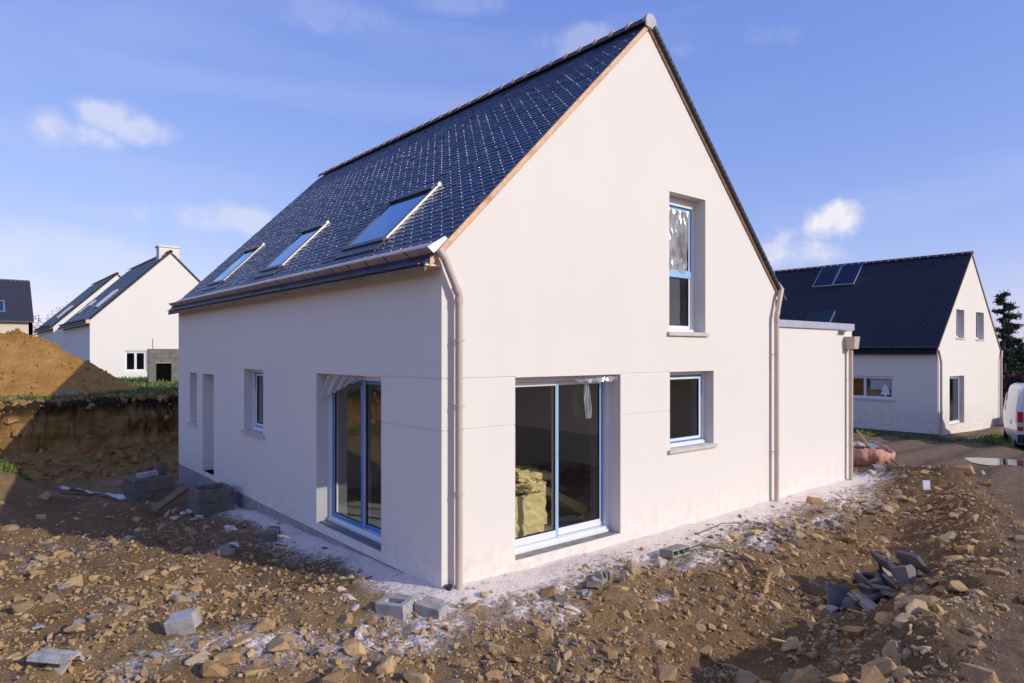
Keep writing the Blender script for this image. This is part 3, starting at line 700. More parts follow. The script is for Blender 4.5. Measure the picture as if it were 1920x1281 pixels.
# ---- plastic sheets caught in the heads of the openings
def sheet(name, fn, nu, nv, label, mat=FILM, cat='plastic sheet', group=None):
    m = MB(); m.grid(fn, nu, nv); return m.build(name, mat, None, label, cat, group, smooth=True, recalc=False)
def f_(u, v):
    x = 2.12 + u * .88; z = 2.168 - .075 * v * (.45 + .55 * math.sin(u * math.pi) ** .5) - .012 * math.sin(u * 31 + v * 3)
    return GW.p(x, z, .03 + .13 * (1 - u) * (1 - .5 * v) + .012 * math.sin(u * 23) * v)
sheet('plastic_sheet', f_, 50, 6, 'clear plastic sheet bunched along the head of the gable patio door')
def f_(u, v):
    w_ = .035 + .13 * v ** .6 * (1 - .55 * max(0, v - .75) * 4)
    x = 2.47 + .03 * v + (u - .5) * w_ + .012 * math.sin(v * 9)
    return GW.p(x, 2.13 - .53 * v, .19 + .018 * math.sin(u * 14 + v * 7) - .02 * v)
sheet('plastic_sheet', f_, 14, 22, 'torn strip of plastic hanging in front of the gable patio door glass')
def f_(u, v):
    y = ED[1] - .03 - u * 1.05
    drop = (.30 * (1 - u) ** 1.6 + .05) * v + .05 * math.sin(u * 3.1) * v
    return EW.p(y, 2.165 - drop - .01 * math.sin(u * 40) * v, .10 + .07 * u + .02 * math.sin(u * 26 + v * 5) - .035 * v)
sheet('plastic_sheet', f_, 54, 14, 'crumpled plastic sheet sagging in the head of the shaded patio door')
def f_(u, v):
    x = GUP[0] + .10 + u * .64; z = 4.70 - v * .98
    return GW.p(x, z, .206 - .045 * float(fbm(np.array(u * 3.2 + v * 1.1), np.array(v * 1.6 - u), 3)) - .010 * math.sin(u * 22 + 5 * math.sin(v * 3 + u)))
sheet('plastic_sheet', f_, 60, 30, 'shiny crinkled plastic sheet taped over the attic window pane')

# ---- roof
RC = 3.68                                      # top of slates: z = x + RC on the left slope
RXM = HW / 2; RIDGE = RXM + RC
S2 = math.sqrt(.5)
EAVEX = -.24
roof = MB()
prof = [(EAVEX + .015, 3.43), (0.0, 3.43), (.0, RK - .01 + .0), (RXM, RK + RXM - .01), (HW, RK - .01), (HW, 3.43), (HW - EAVEX - .015, 3.43), (HW - EAVEX - .015, EAVEX + .015 + RC - .03), (RXM, RIDGE - .03), (EAVEX + .015, EAVEX + .015 + RC - .03)]
prof = [(EAVEX + .02, EAVEX + .02 + RC - .10), (RXM, RIDGE - .10), (HW - EAVEX - .02, EAVEX + .02 + RC - .10), (HW - EAVEX - .02, EAVEX + .02 + RC - .022), (RXM, RIDGE - .022), (EAVEX + .02, EAVEX + .02 + RC - .022)]
roof.prism([(x, .0, z) for x, z in prof], (0, HL, 0))
roof_o = roof.build('roof', WOODD, house)
SKY = [(1.75, 2.90), (5.36, 6.24), (8.60, 9.50)]; SKX = (.26, 1.12)
SW, SE = .22, .105
Y0, Y1 = -.035, HL + .035
def slope_pt(side, s, y, n):
    """point on a roof slope: s up the slope from the eave, n proud of the slate plane"""
    x = EAVEX + s * S2 - n * S2; z = EAVEX + RC + s * S2 + n * S2
    if side: x = HW - x
    return Vector((x, y, z))
rs = random.Random(5)
slate_list = []
slen = (RXM - EAVEX) / S2
rows = int((slen - .02) / SE)
for side in (0, 1):
    for r in range(rows):
        s0 = .0 + r * SE; y = Y0 - (SW / 2 if r % 2 else 0)
        while y < Y1 - .01:
            a, b = max(y, Y0), min(y + SW, Y1); y += SW
            if b - a < .03: continue
            if side == 0:
                xs = EAVEX + s0 * S2; skip = False
                for k, (ya, yb_) in enumerate(SKY):
                    if SKX[0] - .02 < xs + .03 < SKX[1] + .02 and not (b < ya - .03 or a > yb_ + .03):
                        if a < ya - .05: b = min(b, ya - .03)
                        elif b > yb_ + .05: a = max(a, yb_ + .03)
                        else: skip = True
                if skip or b - a < .03: continue
            slate_list.append((side, s0, a, b))
def slate_geo(m, side, s0, a, b, jit=True):
    g = .0016
    j = [rs.gauss(0, .0019) for _ in range(4)] if jit else [0] * 4
    ln = .125; e = rs.uniform(-.003, .003) if jit else 0
    t0, t1 = .009, .0015
    P = slope_pt
    top = [P(side, s0 + e, a + g, t0 + j[0]), P(side, s0 + e, b - g, t0 + j[1]), P(side, s0 + ln, b - g, t1 + j[2] * .5), P(side, s0 + ln, a + g, t1 + j[3] * .5)]
    bot = [P(side, s0 + e, a + g, t0 + j[0] - .0055), P(side, s0 + e, b - g, t0 + j[1] - .0055), P(side, s0 + ln, b - g, t1 - .006), P(side, s0 + ln, a + g, t1 - .006)]
    F = [(0, 1, 2, 3), (4, 5, 1, 0), (5, 6, 2, 1), (7, 4, 0, 3)]
    m.add(top + bot, F if side == 0 else [f[::-1] for f in F])
def camdist(p): return (p - CAMP).length
left = sorted([q for q in slate_list if q[0] == 0], key=lambda q: camdist(slope_pt(0, q[1], (q[2] + q[3]) / 2, 0)))
single = [q for q in left if q[3] - q[2] > SW - .01][:295]; ss = set(single)
# shared slate meshes, a few hand-split variants
variants = []
for k in range(9):
    m = MB(); slate_geo(m, 0, 0, 0, SW); base = slope_pt(0, 0, 0, 0)
    me = m.mesh('slate', SLATE, org=tuple(base), recalc=False); variants.append(me)
ro = Vector(world_org(roof_o))
for q in single:
    link('slate', rs.choice(variants), roof_o, loc=slope_pt(0, q[1], q[2], 0) - ro)
m = MB()
for q in slate_list:
    if q not in ss: slate_geo(m, *q)
m.build('slate_field', SLATE, roof_o, kind='stuff', recalc=False)
m = MB()
for side, s0, a, b in slate_list:
    if b - a < SW - .01: continue
    c = (a + b) / 2 + rs.uniform(-.004, .004); hw = .0024; l0, l1, hN = -.005, .014, rs.uniform(.0118, .0145)
    if rs.random() < .04: continue
    P = lambda s_, y_, n_: slope_pt(side, s0 + s_, y_, n_)
    V = [P(l0, c - hw, .004), P(l0, c + hw, .004), P(l1, c + hw, .009), P(l1, c - hw, .009), P(l0, c - hw * .6, hN), P(l0, c + hw * .6, hN), P(l1, c + hw * .6, hN - .004), P(l1, c - hw * .6, hN - .004)]
    m.hexa(V)
m.build('slate_hook', HOOK, roof_o, kind='stuff', recalc=True)
# ridge tiles
tl = MB(); n_ = 10
def rprof(r, dz, w=1.0):
    return [(math.cos(t) * r * w, math.sin(t) * r * 1.0 + dz) for t in [math.pi * k / n_ for k in range(n_ + 1)]]
def arc(m, r0, r1, y0, y1, dz, mi):
    A = rprof(r0, dz); B = rprof(r1, dz)
    V = [(x, y0, z) for x, z in B] + [(x, y1, z) for x, z in B] + [(x, y0, z) for x, z in A] + [(x, y1, z) for x, z in A]
    k = n_ + 1; F = []
    for i in range(n_):
        F += [(i, i + 1, k + i + 1, k + i), (2 * k + i, 3 * k + i, 3 * k + i + 1, 2 * k + i + 1), (i, 2 * k + i, 2 * k + i + 1, i + 1), (k + i, k + i + 1, 3 * k + i + 1, 3 * k + i)]
    F += [(0, k, 3 * k, 2 * k), (n_, 2 * k + n_, 3 * k + n_, k + n_)]
    m.add(V, F, mi)
arc(tl, .085, .105, .0, .345, -.05, 0); arc(tl, .106, .128, -.012, .038, -.052, 1)
tile_me = tl.mesh('ridge_tile', [TILE, TILEC])
nt = int(HL / .33)
for k in range(nt + 1):
    y = Y0 - .01 + k * (HL + .08 - .34) / nt
    o = link('ridge_tile', tile_me, roof_o, loc=Vector((RXM, y, RIDGE + .012)) - ro); o.rotation_euler = (RAD(rs.uniform(-.6, .6)), 0, RAD(rs.uniform(-.8, .8)))
m = MB(); m.prism([(RXM + math.cos(t) * .118, Y0 - .028, RIDGE - .045 + math.sin(t) * .135) for t in [RAD(a) for a in range(-35, 216, 15)]], (0, .022, 0)); m.build('ridge_end_cap', plain('mortar_grey', (.52, .50, .53), .8), roof_o)
# verge boards, eave boxes
for sgn in (0, 1):
    m = MB(); X = lambda x: HW - x if sgn else x
    m.prism([(X(-.17), -.03, RK - .17 + .02), (X(RXM - .0), -.03, RK + RXM + .02), (X(RXM), -.03, RK + RXM + .11), (X(-.17), -.03, RK - .17 + .105)], (0, .028, 0)); m.build('verge_board', WOOD, house)
    m = MB(); m.prism([(X(EAVEX + .05), -.004, 3.441), (X(-.001), -.004, 3.441), (X(-.001), -.004, 3.60), (X(EAVEX + .05), -.004, 3.441 + .0)][:3], (0, .04, 0)); m.build('eave_end_board', WOOD, house)
    m = MB(); m.box(min(X(EAVEX + .02), X(-.002)), max(X(EAVEX + .02), X(-.002)), -.02, HL + .02, 3.425, 3.440); m.build('soffit', WHITE, house)
    m = MB(); m.prism([(X(-.001), .001, 3.43), (X(.28), .001, 3.43), (X(.28), .001, 3.75), (X(-.001), .001, 3.53)], (0, HL - .002, 0)); m.build('wall_plate', WOODD, house)
m = MB()
for r in range(rows):
    s0 = r * SE; P = lambda s_, y_, n_: slope_pt(1, s_, y_, n_)
    m.hexa([P(s0, -.085, -.035), P(s0, -.031, -.035), P(s0 + .12, -.031, -.045), P(s0 + .12, -.085, -.045), P(s0, -.085, .012), P(s0, -.031, .012), P(s0 + .12, -.031, .0), P(s0 + .12, -.085, .0)])
m.build('verge_slates', SLATED, roof_o)
# gutters that sit on the slope above the eave
def gutter(side):
    g = link('gutter', None, house); g.location = slope_pt(side, .2, 5.4, 0) - house.location
    prof = [(.165, .012), (.152, .107), (.160, .109), (.176, .03), (.33, .026), (.40, .012), (.40, .004), (.165, .004)]
    m = MB(); m.prism([slope_pt(side, s_, Y0 - .01, n_) for s_, n_ in prof], (0, Y1 - Y0 + .02, 0)); m.build('gutter_trough', GUTM, g)
    n = 23; L = (Y1 - Y0) / n
    for k in range(n):
        m = MB(); a = Y0 + k * L + .013; b = a + L - .026
        m.prism([slope_pt(side, .158, a, .016), slope_pt(side, .146, a, .104), slope_pt(side, .152, a, .106), slope_pt(side, .1645, a, .016)], (0, b - a, 0)); m.build('gutter_face', GUTM, g, bevel=.002)
    for k in range(1, n):
        y = Y0 + k * L; m = MB(); m.prism([slope_pt(side, .157, y - .006, .014), slope_pt(side, .1435, y - .006, .108), slope_pt(side, .1505, y - .006, .11), slope_pt(side, .1645, y - .006, .014)], (0, .012, 0)); m.build('gutter_bracket', ANTH, g)
    m = MB(); m.prism([slope_pt(side, .142, 0, .112), slope_pt(side, .16, 0, .006), slope_pt(side, .41, 0, .006), slope_pt(side, .40, 0, .05), slope_pt(side, .30, 0, .075)], (0, -.006, 0))
    for v in range(len(m.v)): x, y, z = m.v[v]; m.v[v] = (x, y + Y0 - .012, z)
    m.build('gutter_end_cap', WHITE if side == 0 else ZINC, g)
gutter(0); gutter(1)
def downpipe(name, pts, par, label=None, collars=(), r=.042):
    dp = link(name, None, par, label); dp.location = Vector(pts[-1]) - Vector(world_org(par))
    m = MB(); m.tube(pts, r, 18); o = m.build('pipe', PVCB, dp, recalc=True); smooth_by_angle(o, 35)
    for z in collars:
        x, y = pts[-1][0], pts[-1][1]
        m = MB(); m.tube([(x, y, z - .012), (x, y, z + .012)], r + .006, 18); m.tube([(x - .0, y, z), (x - .0, .0, z)], .006, 6); m.tube([(x + r, y, z), (x + r + .035, y, z)], .007, 6); smooth_by_angle(m.build('bracket', PVCB, dp))
    for q in pts[2:-1]:
        a = Vector(q); dn = (Vector(pts[0]) - a).normalized()
        m = MB(); m.tube([a + dn * .02, a + dn * .10], r + .005, 18); m.tube([a - Vector((0, 0, .02)), a - Vector((0, 0, .10))], r + .005, 18); smooth_by_angle(m.build('elbow_collar', PVCB, dp))
    return dp
downpipe('downpipe', [(-.085, -.075, 3.60), (-.02, -.095, 3.50), (.165, -.095, 3.12), (.165, -.095, -.12)], house, 'sand coloured downpipe at the near corner of the house', (2.62, .93, 1.9))
downpipe('downpipe', [(HW + .07, -.075, 3.60), (HW + .0, -.095, 3.50), (HW - .13, -.095, 3.12), (HW - .13, -.095, -.14)], house, 'sand coloured downpipe between gable and flat-roofed annex', (2.45, .75))
m = MB(); m.tube([(.06, -.05, -.13), (.06, -.05, -.06)], .035, 14); m.tube([(.06, -.05, -.075), (.06, -.05, -.055)], .042, 14); m.build('drain_stub', ANTH, house)
# roof windows
for k, (ya, yb_) in enumerate(SKY):
    lab = ['large roof window nearest the verge', 'middle roof window of the slate roof', 'farthest roof window of the slate roof'][k]
    sa = (SKX[0] - EAVEX) / S2; sb = (SKX[1] - EAVEX) / S2
    w = link('roof_window', None, house, lab); w.location = slope_pt(0, (sa + sb) / 2, (ya + yb_) / 2, 0) - house.location
    P = lambda s_, y_, n_: slope_pt(0, s_, y_, n_)
    def sbox(m, s0, s1, y0, y1, n0, n1): return m.hexa([P(s0, y0, n0), P(s0, y1, n0), P(s1, y1, n0), P(s1, y0, n0), P(s0, y0, n1), P(s0, y1, n1), P(s1, y1, n1), P(s1, y0, n1)])
    m = MB(); sbox(m, sa - .16, sa, ya - .06, yb_ + .06, .012, .022); m.build('apron_flashing', plain('lead_flashing', (.06, .065, .08), .4), w)
    m = MB(); sbox(m, sa, sb, ya - .026, ya + .0, .0, .032); m.build('side_rail', ALU, w, bevel=.004)
    m = MB(); sbox(m, sa, sb, yb_, yb_ + .028, .0, .040); m.build('side_rail', ANTH, w, bevel=.004)
    m = MB(); sbox(m, sa - .01, sa + .07, ya - .027, yb_ + .027, .0, .05); m.build('bottom_rail', ANTH, w, bevel=.006)
    m = MB(); sbox(m, sb - .10, sb + .02, ya + .005, yb_ + .03, .0, .066); m.build('top_hood', ANTH, w, bevel=.006)
    m = MB(); sbox(m, sb - .0, sb + .07, ya - .032, ya + .004, .0, .05); m.build('corner_cover', ALU, w, bevel=.004)
    m = MB(); sbox(m, sa + .07, sb - .10, ya + .0, ya + .035, .015, .040); m.build('sash_bar', ANTH, w); m = MB(); sbox(m, sa + .07, sb - .10, yb_ - .035, yb_, .015, .040); m.build('sash_bar', ANTH, w)
    m = MB(); m.poly([P(sa + .07, ya + .035, .030), P(sa + .07, yb_ - .035, .030), P(sb - .10, yb_ - .035, .030), P(sb - .10, ya + .035, .030)]); m.build('pane', GLASSR, w, recalc=False)
    m = MB(); sbox(m, sa + .05, sb - .05, ya + .01, yb_ - .01, -.02, .016); m.build('sky_tint_panel', plain('painted_sky_reflection', (.08, .25, .42), .8), w)  # added panel behind the glass, painted the blue of reflected sky

# ---- flat-roofed annex
GX0, GX1, GH = HW + .001, 10.17, 3.0
annex = link('annex', None, house, 'flat roofed annex with zinc capping beside the gable'); annex.location = Vector((8.6, 2.6, -.1)) - house.location
m = MB(); AW = WF((0, -.003, 0), (1, 0, 0), (0, -1, 0)); m.box(GX0, GX1, -.003, 5.2, -.14, GH); m.build('annex_wall', WALL, annex)
m = MB(); m.box(GX0, GX1 - .012, .012, 5.19, -1, -.141); m.build('annex_plinth', PLINTH, annex)
m = MB(); m.box(GX0 - .0, GX1 + .03, -.045, 5.24, GH - .055, GH + .075); m.build('zinc_capping', ZINC, annex, bevel=.006)
m = MB(); m.box(9.57, 9.86, -.16, -.0032, GH - .085, GH - .056); m.build('spout', ZINC, annex, bevel=.003)
m = MB(); hx = 9.92; m.hexa([(hx - .10, -.20, 2.56), (hx + .10, -.20, 2.56), (hx + .10, -.0035, 2.56), (hx - .10, -.0035, 2.56), (hx - .125, -.22, 2.81), (hx + .125, -.22, 2.81), (hx + .125, -.0035, 2.81), (hx - .125, -.0035, 2.81)]); m.build('rain_hopper', PVCB, annex, bevel=.006)
dp = MB(); dp.tube([(hx, -.09, 2.57), (hx, -.09, -.14)], .042, 18); smooth_by_angle(dp.build('downpipe', PVCB, annex))
for z in (1.95, .62):
    m = MB(); m.tube([(hx, -.09, z - .012), (hx, -.09, z + .012)], .048, 18); m.tube([(hx + .04, -.09, z), (hx + .08, -.09, z)], .007, 6); m.build('bracket', PVCB, annex)

# ---- glass wool left inside the gable door
def slab(name, c, size, rot, label, group=None):
    sx, sy, sz = size; n = 7
    m = MB(); rg = random.Random(len(label))
    bm = bmesh.new(); bmesh.ops.create_cube(bm, size=1); bmesh.ops.subdivide_edges(bm, edges=bm.edges, cuts=7, use_grid_fill=True)
    for v in bm.verts:
        v.co = Vector((v.co.x * sx, v.co.y * sy, v.co.z * sz)); v.co += Vector((rg.gauss(0, .011), rg.gauss(0, .011), rg.gauss(0, .014)))
    me = bpy.data.meshes.new(name); bm.to_mesh(me); bm.free(); me.materials.append(INSUL)
    o = link(name, me, None, label, 'insulation', 'glass wool behind the gable door'); o.location = c; o.rotation_euler = rot; return o
slab('insulation_slab', (1.80, .88, .27), (.85, .30, .54), (0, 0, .1), 'upright bale of yellow glass wool nearest the gable door glass')
slab('insulation_slab', (2.30, 1.30, .72), (.75, .5, .10), (RAD(4), RAD(7), .15), 'topmost yellow glass wool slab lying across the heap behind the door')
slab('insulation_slab', (2.75, 1.20, .38), (1.35, .35, .10), (0, RAD(28), 0), 'long yellow glass wool slab sloping down to the right behind the door')
slab('insulation_slab', (2.02, .95, .58), (.55, .42, .09), (RAD(-8), RAD(10), .5), 'small torn slab of yellow glass wool on top of the upright bale')
slab('insulation_slab', (2.05, 1.25, .33), (.8, .6, .6), (0, 0, .05), 'low block of yellow glass wool under the leaning slabs')

# ------------------------------------------------------------------ simple houses around
def plain_house(name, x0, y0, z0, W, L, eave, label, wallm, slatem, hooks=False, ridge_y=True, real_slates=False, ov=.24, openings=None, rear=True, collar=True, door=None, gutm=None, downp=()):
    gutm = gutm or ANTH
    """gable faces -Y, ridge along Y (or the whole turned so that the ridge runs along X)"""
    h = empty(name, (x0 + W / 2, y0 + L / 2, z0), label, 'house')
    op = openings or {'g': [], 'e': []}
    g = WF((x0, y0, z0), (1, 0, 0), (0, -1, 0)); e = WF((x0, y0, z0), (0, 1, 0), (-1, 0, 0))
    b = WF((x0, y0 + L, z0), (1, 0, 0), (0, 1, 0)); r = WF((x0 + W, y0, z0), (0, 1, 0), (1, 0, 0))
    rk = eave + .13; c1 = [((x0, y0, z0 + rk), (-1, 0, 1)), ((x0 + W, y0, z0 + rk), (1, 0, 1))]
    m = MB(); g.wall(m, 0, W, -.8, rk + W / 2 + .1, .3, [q[0] for q in op['g']]); m.build('gable_wall', wallm, h, clip=c1, recalc=False)
    m = MB(); e.wall(m, 0, L, -.8, eave + .06, .3, [q[0] for q in op['e']]); m.build('side_wall', wallm, h, recalc=False)
    m = MB(); b.wall(m, 0, W, -.8, rk + W / 2 + .1, .3); m.build('rear_gable_wall', wallm, h, clip=[((x0, y0 + L, z0 + rk), (-1, 0, 1)), ((x0 + W, y0 + L, z0 + rk), (1, 0, 1))], recalc=False)
    m = MB(); r.wall(m, 0, L, -.8, eave + .06, .3); m.build('side_wall', wallm, h, recalc=False)
    m = MB(); m.box(x0 + .3, x0 + W - .3, y0 + .3, y0 + L - .3, z0 - .2, z0 - .01); m.build('floor', SLAB, h)
    m = MB(); m.box(x0 + .3, x0 + W - .3, y0 + .3, y0 + L - .3, z0 + 2.5, z0 + 2.7); m.box(x0 + .3, x0 + W - .3, y0 + 2.8, y0 + 2.9, z0 - .01, z0 + 2.5); m.box(x0 + 2.6, x0 + 2.7, y0 + 2.9, y0 + L - .3, z0 - .01, z0 + 2.5); m.build('partition', PLASTER, h)
    rc = eave + .25; xm = x0 + W / 2; rz = z0 + rc + W / 2
    P = lambda side, s_, y_, n_: Vector(((x0 - ov + s_ * S2 - n_ * S2) if side == 0 else (x0 + W + ov - s_ * S2 + n_ * S2), y_, z0 - ov + rc + s_ * S2 + n_ * S2))
    sl = (W / 2 + ov) / S2; ya, yb_ = y0 - .035, y0 + L + .035
    m = MB(); pr = [(x0 - ov + .02, z0 - ov + .02 + rc - .1), (xm, rz - .1), (x0 + W + ov - .02, z0 - ov + .02 + rc - .1), (x0 + W + ov - .02, z0 - ov + .02 + rc - .02), (xm, rz - .02), (x0 - ov + .02, z0 - ov + .02 + rc - .02)]
    m.prism([(x, y0 - .02, z) for x, z in pr], (0, L + .04, 0)); ro_ = m.build('roof', slatem, h)
    rq = random.Random(8)
    if real_slates:
        m = MB(); hk = MB(); nr = int(sl / .115)
        for side in (0, 1):
            for q in range(nr):
                s0 = q * .115; y = ya - (.11 if q % 2 else 0)
                while y < yb_ - .01:
                    a, b2 = max(y, ya), min(y + .22, yb_); y += .22
                    if b2 - a < .03: continue
                    j = [rq.gauss(0, .0012) for _ in range(4)]
                    V = [P(side, s0, a + .002, .010 + j[0]), P(side, s0, b2 - .002, .010 + j[1]), P(side, s0 + .135, b2 - .002, .002 + j[2] * .5), P(side, s0 + .135, a + .002, .002 + j[3] * .5), P(side, s0, a + .002, .003), P(side, s0, b2 - .002, .003)]
                    F = [(0, 1, 2, 3), (4, 5, 1, 0)]; m.add(V, F if side == 0 else [f[::-1] for f in F])
                    if hooks and side == 0:
                        c = (a + b2) / 2; w_ = .0065
                        hk.hexa([P(0, s0 - .008, c - w_, .004), P(0, s0 - .008, c + w_, .004), P(0, s0 + .022, c + w_, .01), P(0, s0 + .022, c - w_, .01), P(0, s0 - .008, c - w_, .02), P(0, s0 - .008, c + w_, .02), P(0, s0 + .022, c + w_, .016), P(0, s0 + .022, c - w_, .016)])
        m.build('slate_field', slatem, ro_, kind='stuff', recalc=False)
        if hooks: hk.build('slate_hook', HOOK, ro_, kind='stuff')
    elif slatem:
        m = MB(); nr = int(sl / .23)
        for side in (0, 1):
            for q in range(nr):
                s0 = q * .23; V = [P(side, s0, ya, .03), P(side, s0, yb_, .03), P(side, s0 + .25, yb_, .008), P(side, s0 + .25, ya, .008), P(side, s0, ya, .0), P(side, s0, yb_, .0)]
                F = [(0, 1, 2, 3), (4, 5, 1, 0)]; m.add(V, F if side == 0 else [f[::-1] for f in F])
        m.build('slate_courses', slatem, ro_, recalc=False)
    k = int(L / .34)
    for i in range(k + 1):
        o = link('ridge_tile', tile_me, ro_, loc=Vector((xm, ya + i * (L + .07 - .34) / k, rz + .012)) - Vector(world_org(ro_)))
    for sgn in (0, 1):
        X = (lambda x: x0 + W - x) if sgn else (lambda x: x0 + x)
        m = MB(); m.prism([(X(-.17), y0 - .03, z0 + rk - .15), (X(W / 2), y0 - .03, z0 + rk + W / 2 + .02), (X(W / 2), y0 - .03, z0 + rk + W / 2 + .105), (X(-.17), y0 - .03, z0 + rk - .065)], (0, .025, 0)); m.build('verge_board', WOODD if slatem is not SLATEF else ANTH, h)
        m = MB(); m.prism([P(sgn, s_, ya, n_) for s_, n_ in [(.165, .01), (.15, .13), (.16, .132), (.18, .03), (.36, .02), (.36, .005), (.165, .005)]], (0, yb_ - ya, 0)); m.build('gutter', gutm or GUTM, h)
        m = MB(); m.box(min(X(-ov + .02), X(-.002)), max(X(-ov + .02), X(-.002)), ya, yb_, z0 + eave - .01, z0 + eave + .005); m.prism([(X(-ov + .03), ya, z0 + eave + .006), (X(-.002), ya, z0 + eave + .006), (X(-.002), ya, z0 + rk)], (0, .03, 0)); m.build('soffit', WOODD, h)
    for fr, lst in ((g, op['g']), (e, op['e'])):
        for o, opt in lst:
            nm = opt.get('name', 'window')
            w = link(nm, None, h, opt.get('label')); w.location = fr.p((o[0] + o[1]) / 2, o[2], .15) - h.location
            d = opt.get('d', .14)
            surround(fr, w, o[0], o[1], o[2], o[3], d, .06, .06, .06)
            n = opt.get('n', 1); L_ = (o[1] - o[0] - .12) / n
            for q in range(n): sash(fr, w, o[0] + .06 + q * L_ + .002, o[0] + .06 + (q + 1) * L_ - .002, o[2] + .062, o[3] - .062, d + .03, .05)
            if opt.get('sill', True): sill(fr, o, .05, .06).build('sill', SILLM, w)
    for pts, lab in downp:
        downpipe_n(h, pts, lab)
    return h, P, g, e
def downpipe_n(h, pts, lab):
    m = MB(); m.tube(pts, .045, 12); smooth_by_angle(m.build('downpipe', PVCB, h, lab))
# neighbour on the right
NX, NY, NZ, NW, NL = 25.8, 3.4, -.85, 8.2, 9.0
nop = {'g': [((1.35, 3.15, .36, 2.36), dict(name='patio_door', d=.16, sill=False)), ((2.16, 3.15, 3.95, 5.14), dict(d=.2)), ((4.70, 5.80, 3.92, 5.12), dict(d=.2))],
       'e': [((1.62, 3.95, 1.38, 2.34), dict(n=2, d=.08))]}
nh, NP, ng, ne = plain_house('house', NX, NY, NZ, NW, NL, 3.32, 'finished neighbouring house with black slate roof carrying two solar panels', WALL2, SLATEN, hooks=True, real_slates=True, openings=nop)
downpipe_n(nh, [(NX - .08, NY - .06, NZ + 3.42), (NX + .12, NY - .09, NZ + 2.95), (NX + .12, NY - .09, NZ - .1)], None)
downpipe_n(nh, [(NX + NW + .08, NY - .06, NZ + 3.42), (NX + NW - .12, NY - .09, NZ + 2.95), (NX + NW - .12, NY - .09, NZ + .3)], None)
m = MB(); ne.box(m, .01, NL, -.3, .10, -.012, .0); m.build('base_strip', plain('drainage_membrane', (.10, .10, .11), .7), nh)
# net curtain and paper tree in the neighbour's window
def f_(u, v): return ne.p(1.75 + u * .85, 2.27 - .5 * v, .19 + .02 * math.sin(u * 60))
sheet('curtain', f_, 60, 4, "short white net curtain in the neighbour's wide window", plain('net_curtain', (.72, .72, .75), .9), 'curtain')
m = MB(); tx = 1.98; m.prism([ne.p(tx - .20, 1.58, .125), ne.p(tx + .20, 1.58, .125), ne.p(tx + .13, 1.74, .125), ne.p(tx + .16, 1.74, .125), ne.p(tx + .05, 1.98, .125), ne.p(tx - .05, 1.98, .125), ne.p(tx - .16, 1.74, .125), ne.p(tx - .13, 1.74, .125)], (.004, 0, 0)); m.prism([ne.p(tx - .05, 1.50, .125), ne.p(tx + .05, 1.50, .125), ne.p(tx + .05, 1.58, .125), ne.p(tx - .05, 1.58, .125)], (.004, 0, 0))
m.build('paper_tree', plain('white_paper', (.75, .74, .78), .8), None, "white fir tree cut-out standing in the neighbour's wide window", 'decoration')
# solar panels
PVG = NT('solar_cells'); PVG.set('Base Color', (.006, .011, .045, 1)); PVG.set('Roughness', .3); PVG.set('Specular IOR Level', .25); PVG = PVG.m
PVL = plain('solar_grid', (.05, .07, .14), .4); PVF = plain('solar_frame', (.62, .64, .68), .35, .6)
for k, (ya, yb_, lab) in enumerate(((7.87, 8.85, 'right hand solar panel on the black slate roof'), (8.89, 9.85, 'left hand solar panel on the black slate roof'))):
    sa = (28.78 - NX + .24) / S2; sb = (29.93 - NX + .24) / S2
    t = empty('solar_panel', NP(0, sa, ya, .04), lab, 'solar panel', 'solar panels on the neighbouring roof')
    def sb_(m, s0, s1, y0, y1, n0, n1): return m.hexa([NP(0, s0, y0, n0), NP(0, s0, y1, n0), NP(0, s1, y1, n0), NP(0, s1, y0, n0), NP(0, s0, y0, n1), NP(0, s0, y1, n1), NP(0, s1, y1, n1), NP(0, s1, y0, n1)])
    m = MB(); sb_(m, sa + .03, sb - .03, ya + .03, yb_ - .03, .03, .067); m.build('cells', PVG, t)
    m = MB()
    for i in range(1, 6): y = ya + (yb_ - ya) * i / 6; sb_(m, sa + .03, sb - .03, y - .006, y + .006, .0671, .069)
    for i in range(1, 10): s_ = sa + (sb - sa) * i / 10; sb_(m, s_ - .006, s_ + .006, ya + .03, yb_ - .03, .0671, .0685)
    m.build('cell_grid', PVL, t)
    m = MB(); sb_(m, sa, sa + .03, ya, yb_, .025, .072); sb_(m, sb - .03, sb, ya, yb_, .025, .072); sb_(m, sa + .03, sb - .03, ya, ya + .02, .025, .072); sb_(m, sa + .03, sb - .03, yb_ - .02, yb_, .025, .072); m.build('frame', PVF, t)
    m = MB(); sb_(m, sa + .2, sa + .25, ya + .01, yb_ - .01, .0, .025); sb_(m, sb - .25, sb - .2, ya + .01, yb_ - .01, .0, .025); m.build('rail', ALU, t)
sa = (27.0 - NX + .24) / S2; sb = (27.45 - NX + .24) / S2
w = link('roof_window', None, nh); w.location = NP(0, sa, 8.7, .05) - nh.location
m = MB(); sb_(m, sa - .6, sb, 8.15, 9.3, .0, .08); m.build('frame', ANTH, w); m = MB(); sb_(m, sa - .5, sb - .08, 8.24, 9.22, .081, .084); m.build('pane', plain('dark_roof_glass', (.015, .03, .03), .15), w); m = MB(); sb_(m, sa - .6, sb, 8.12, 8.149, .0, .085); m.build('side_rail', ALU, w)
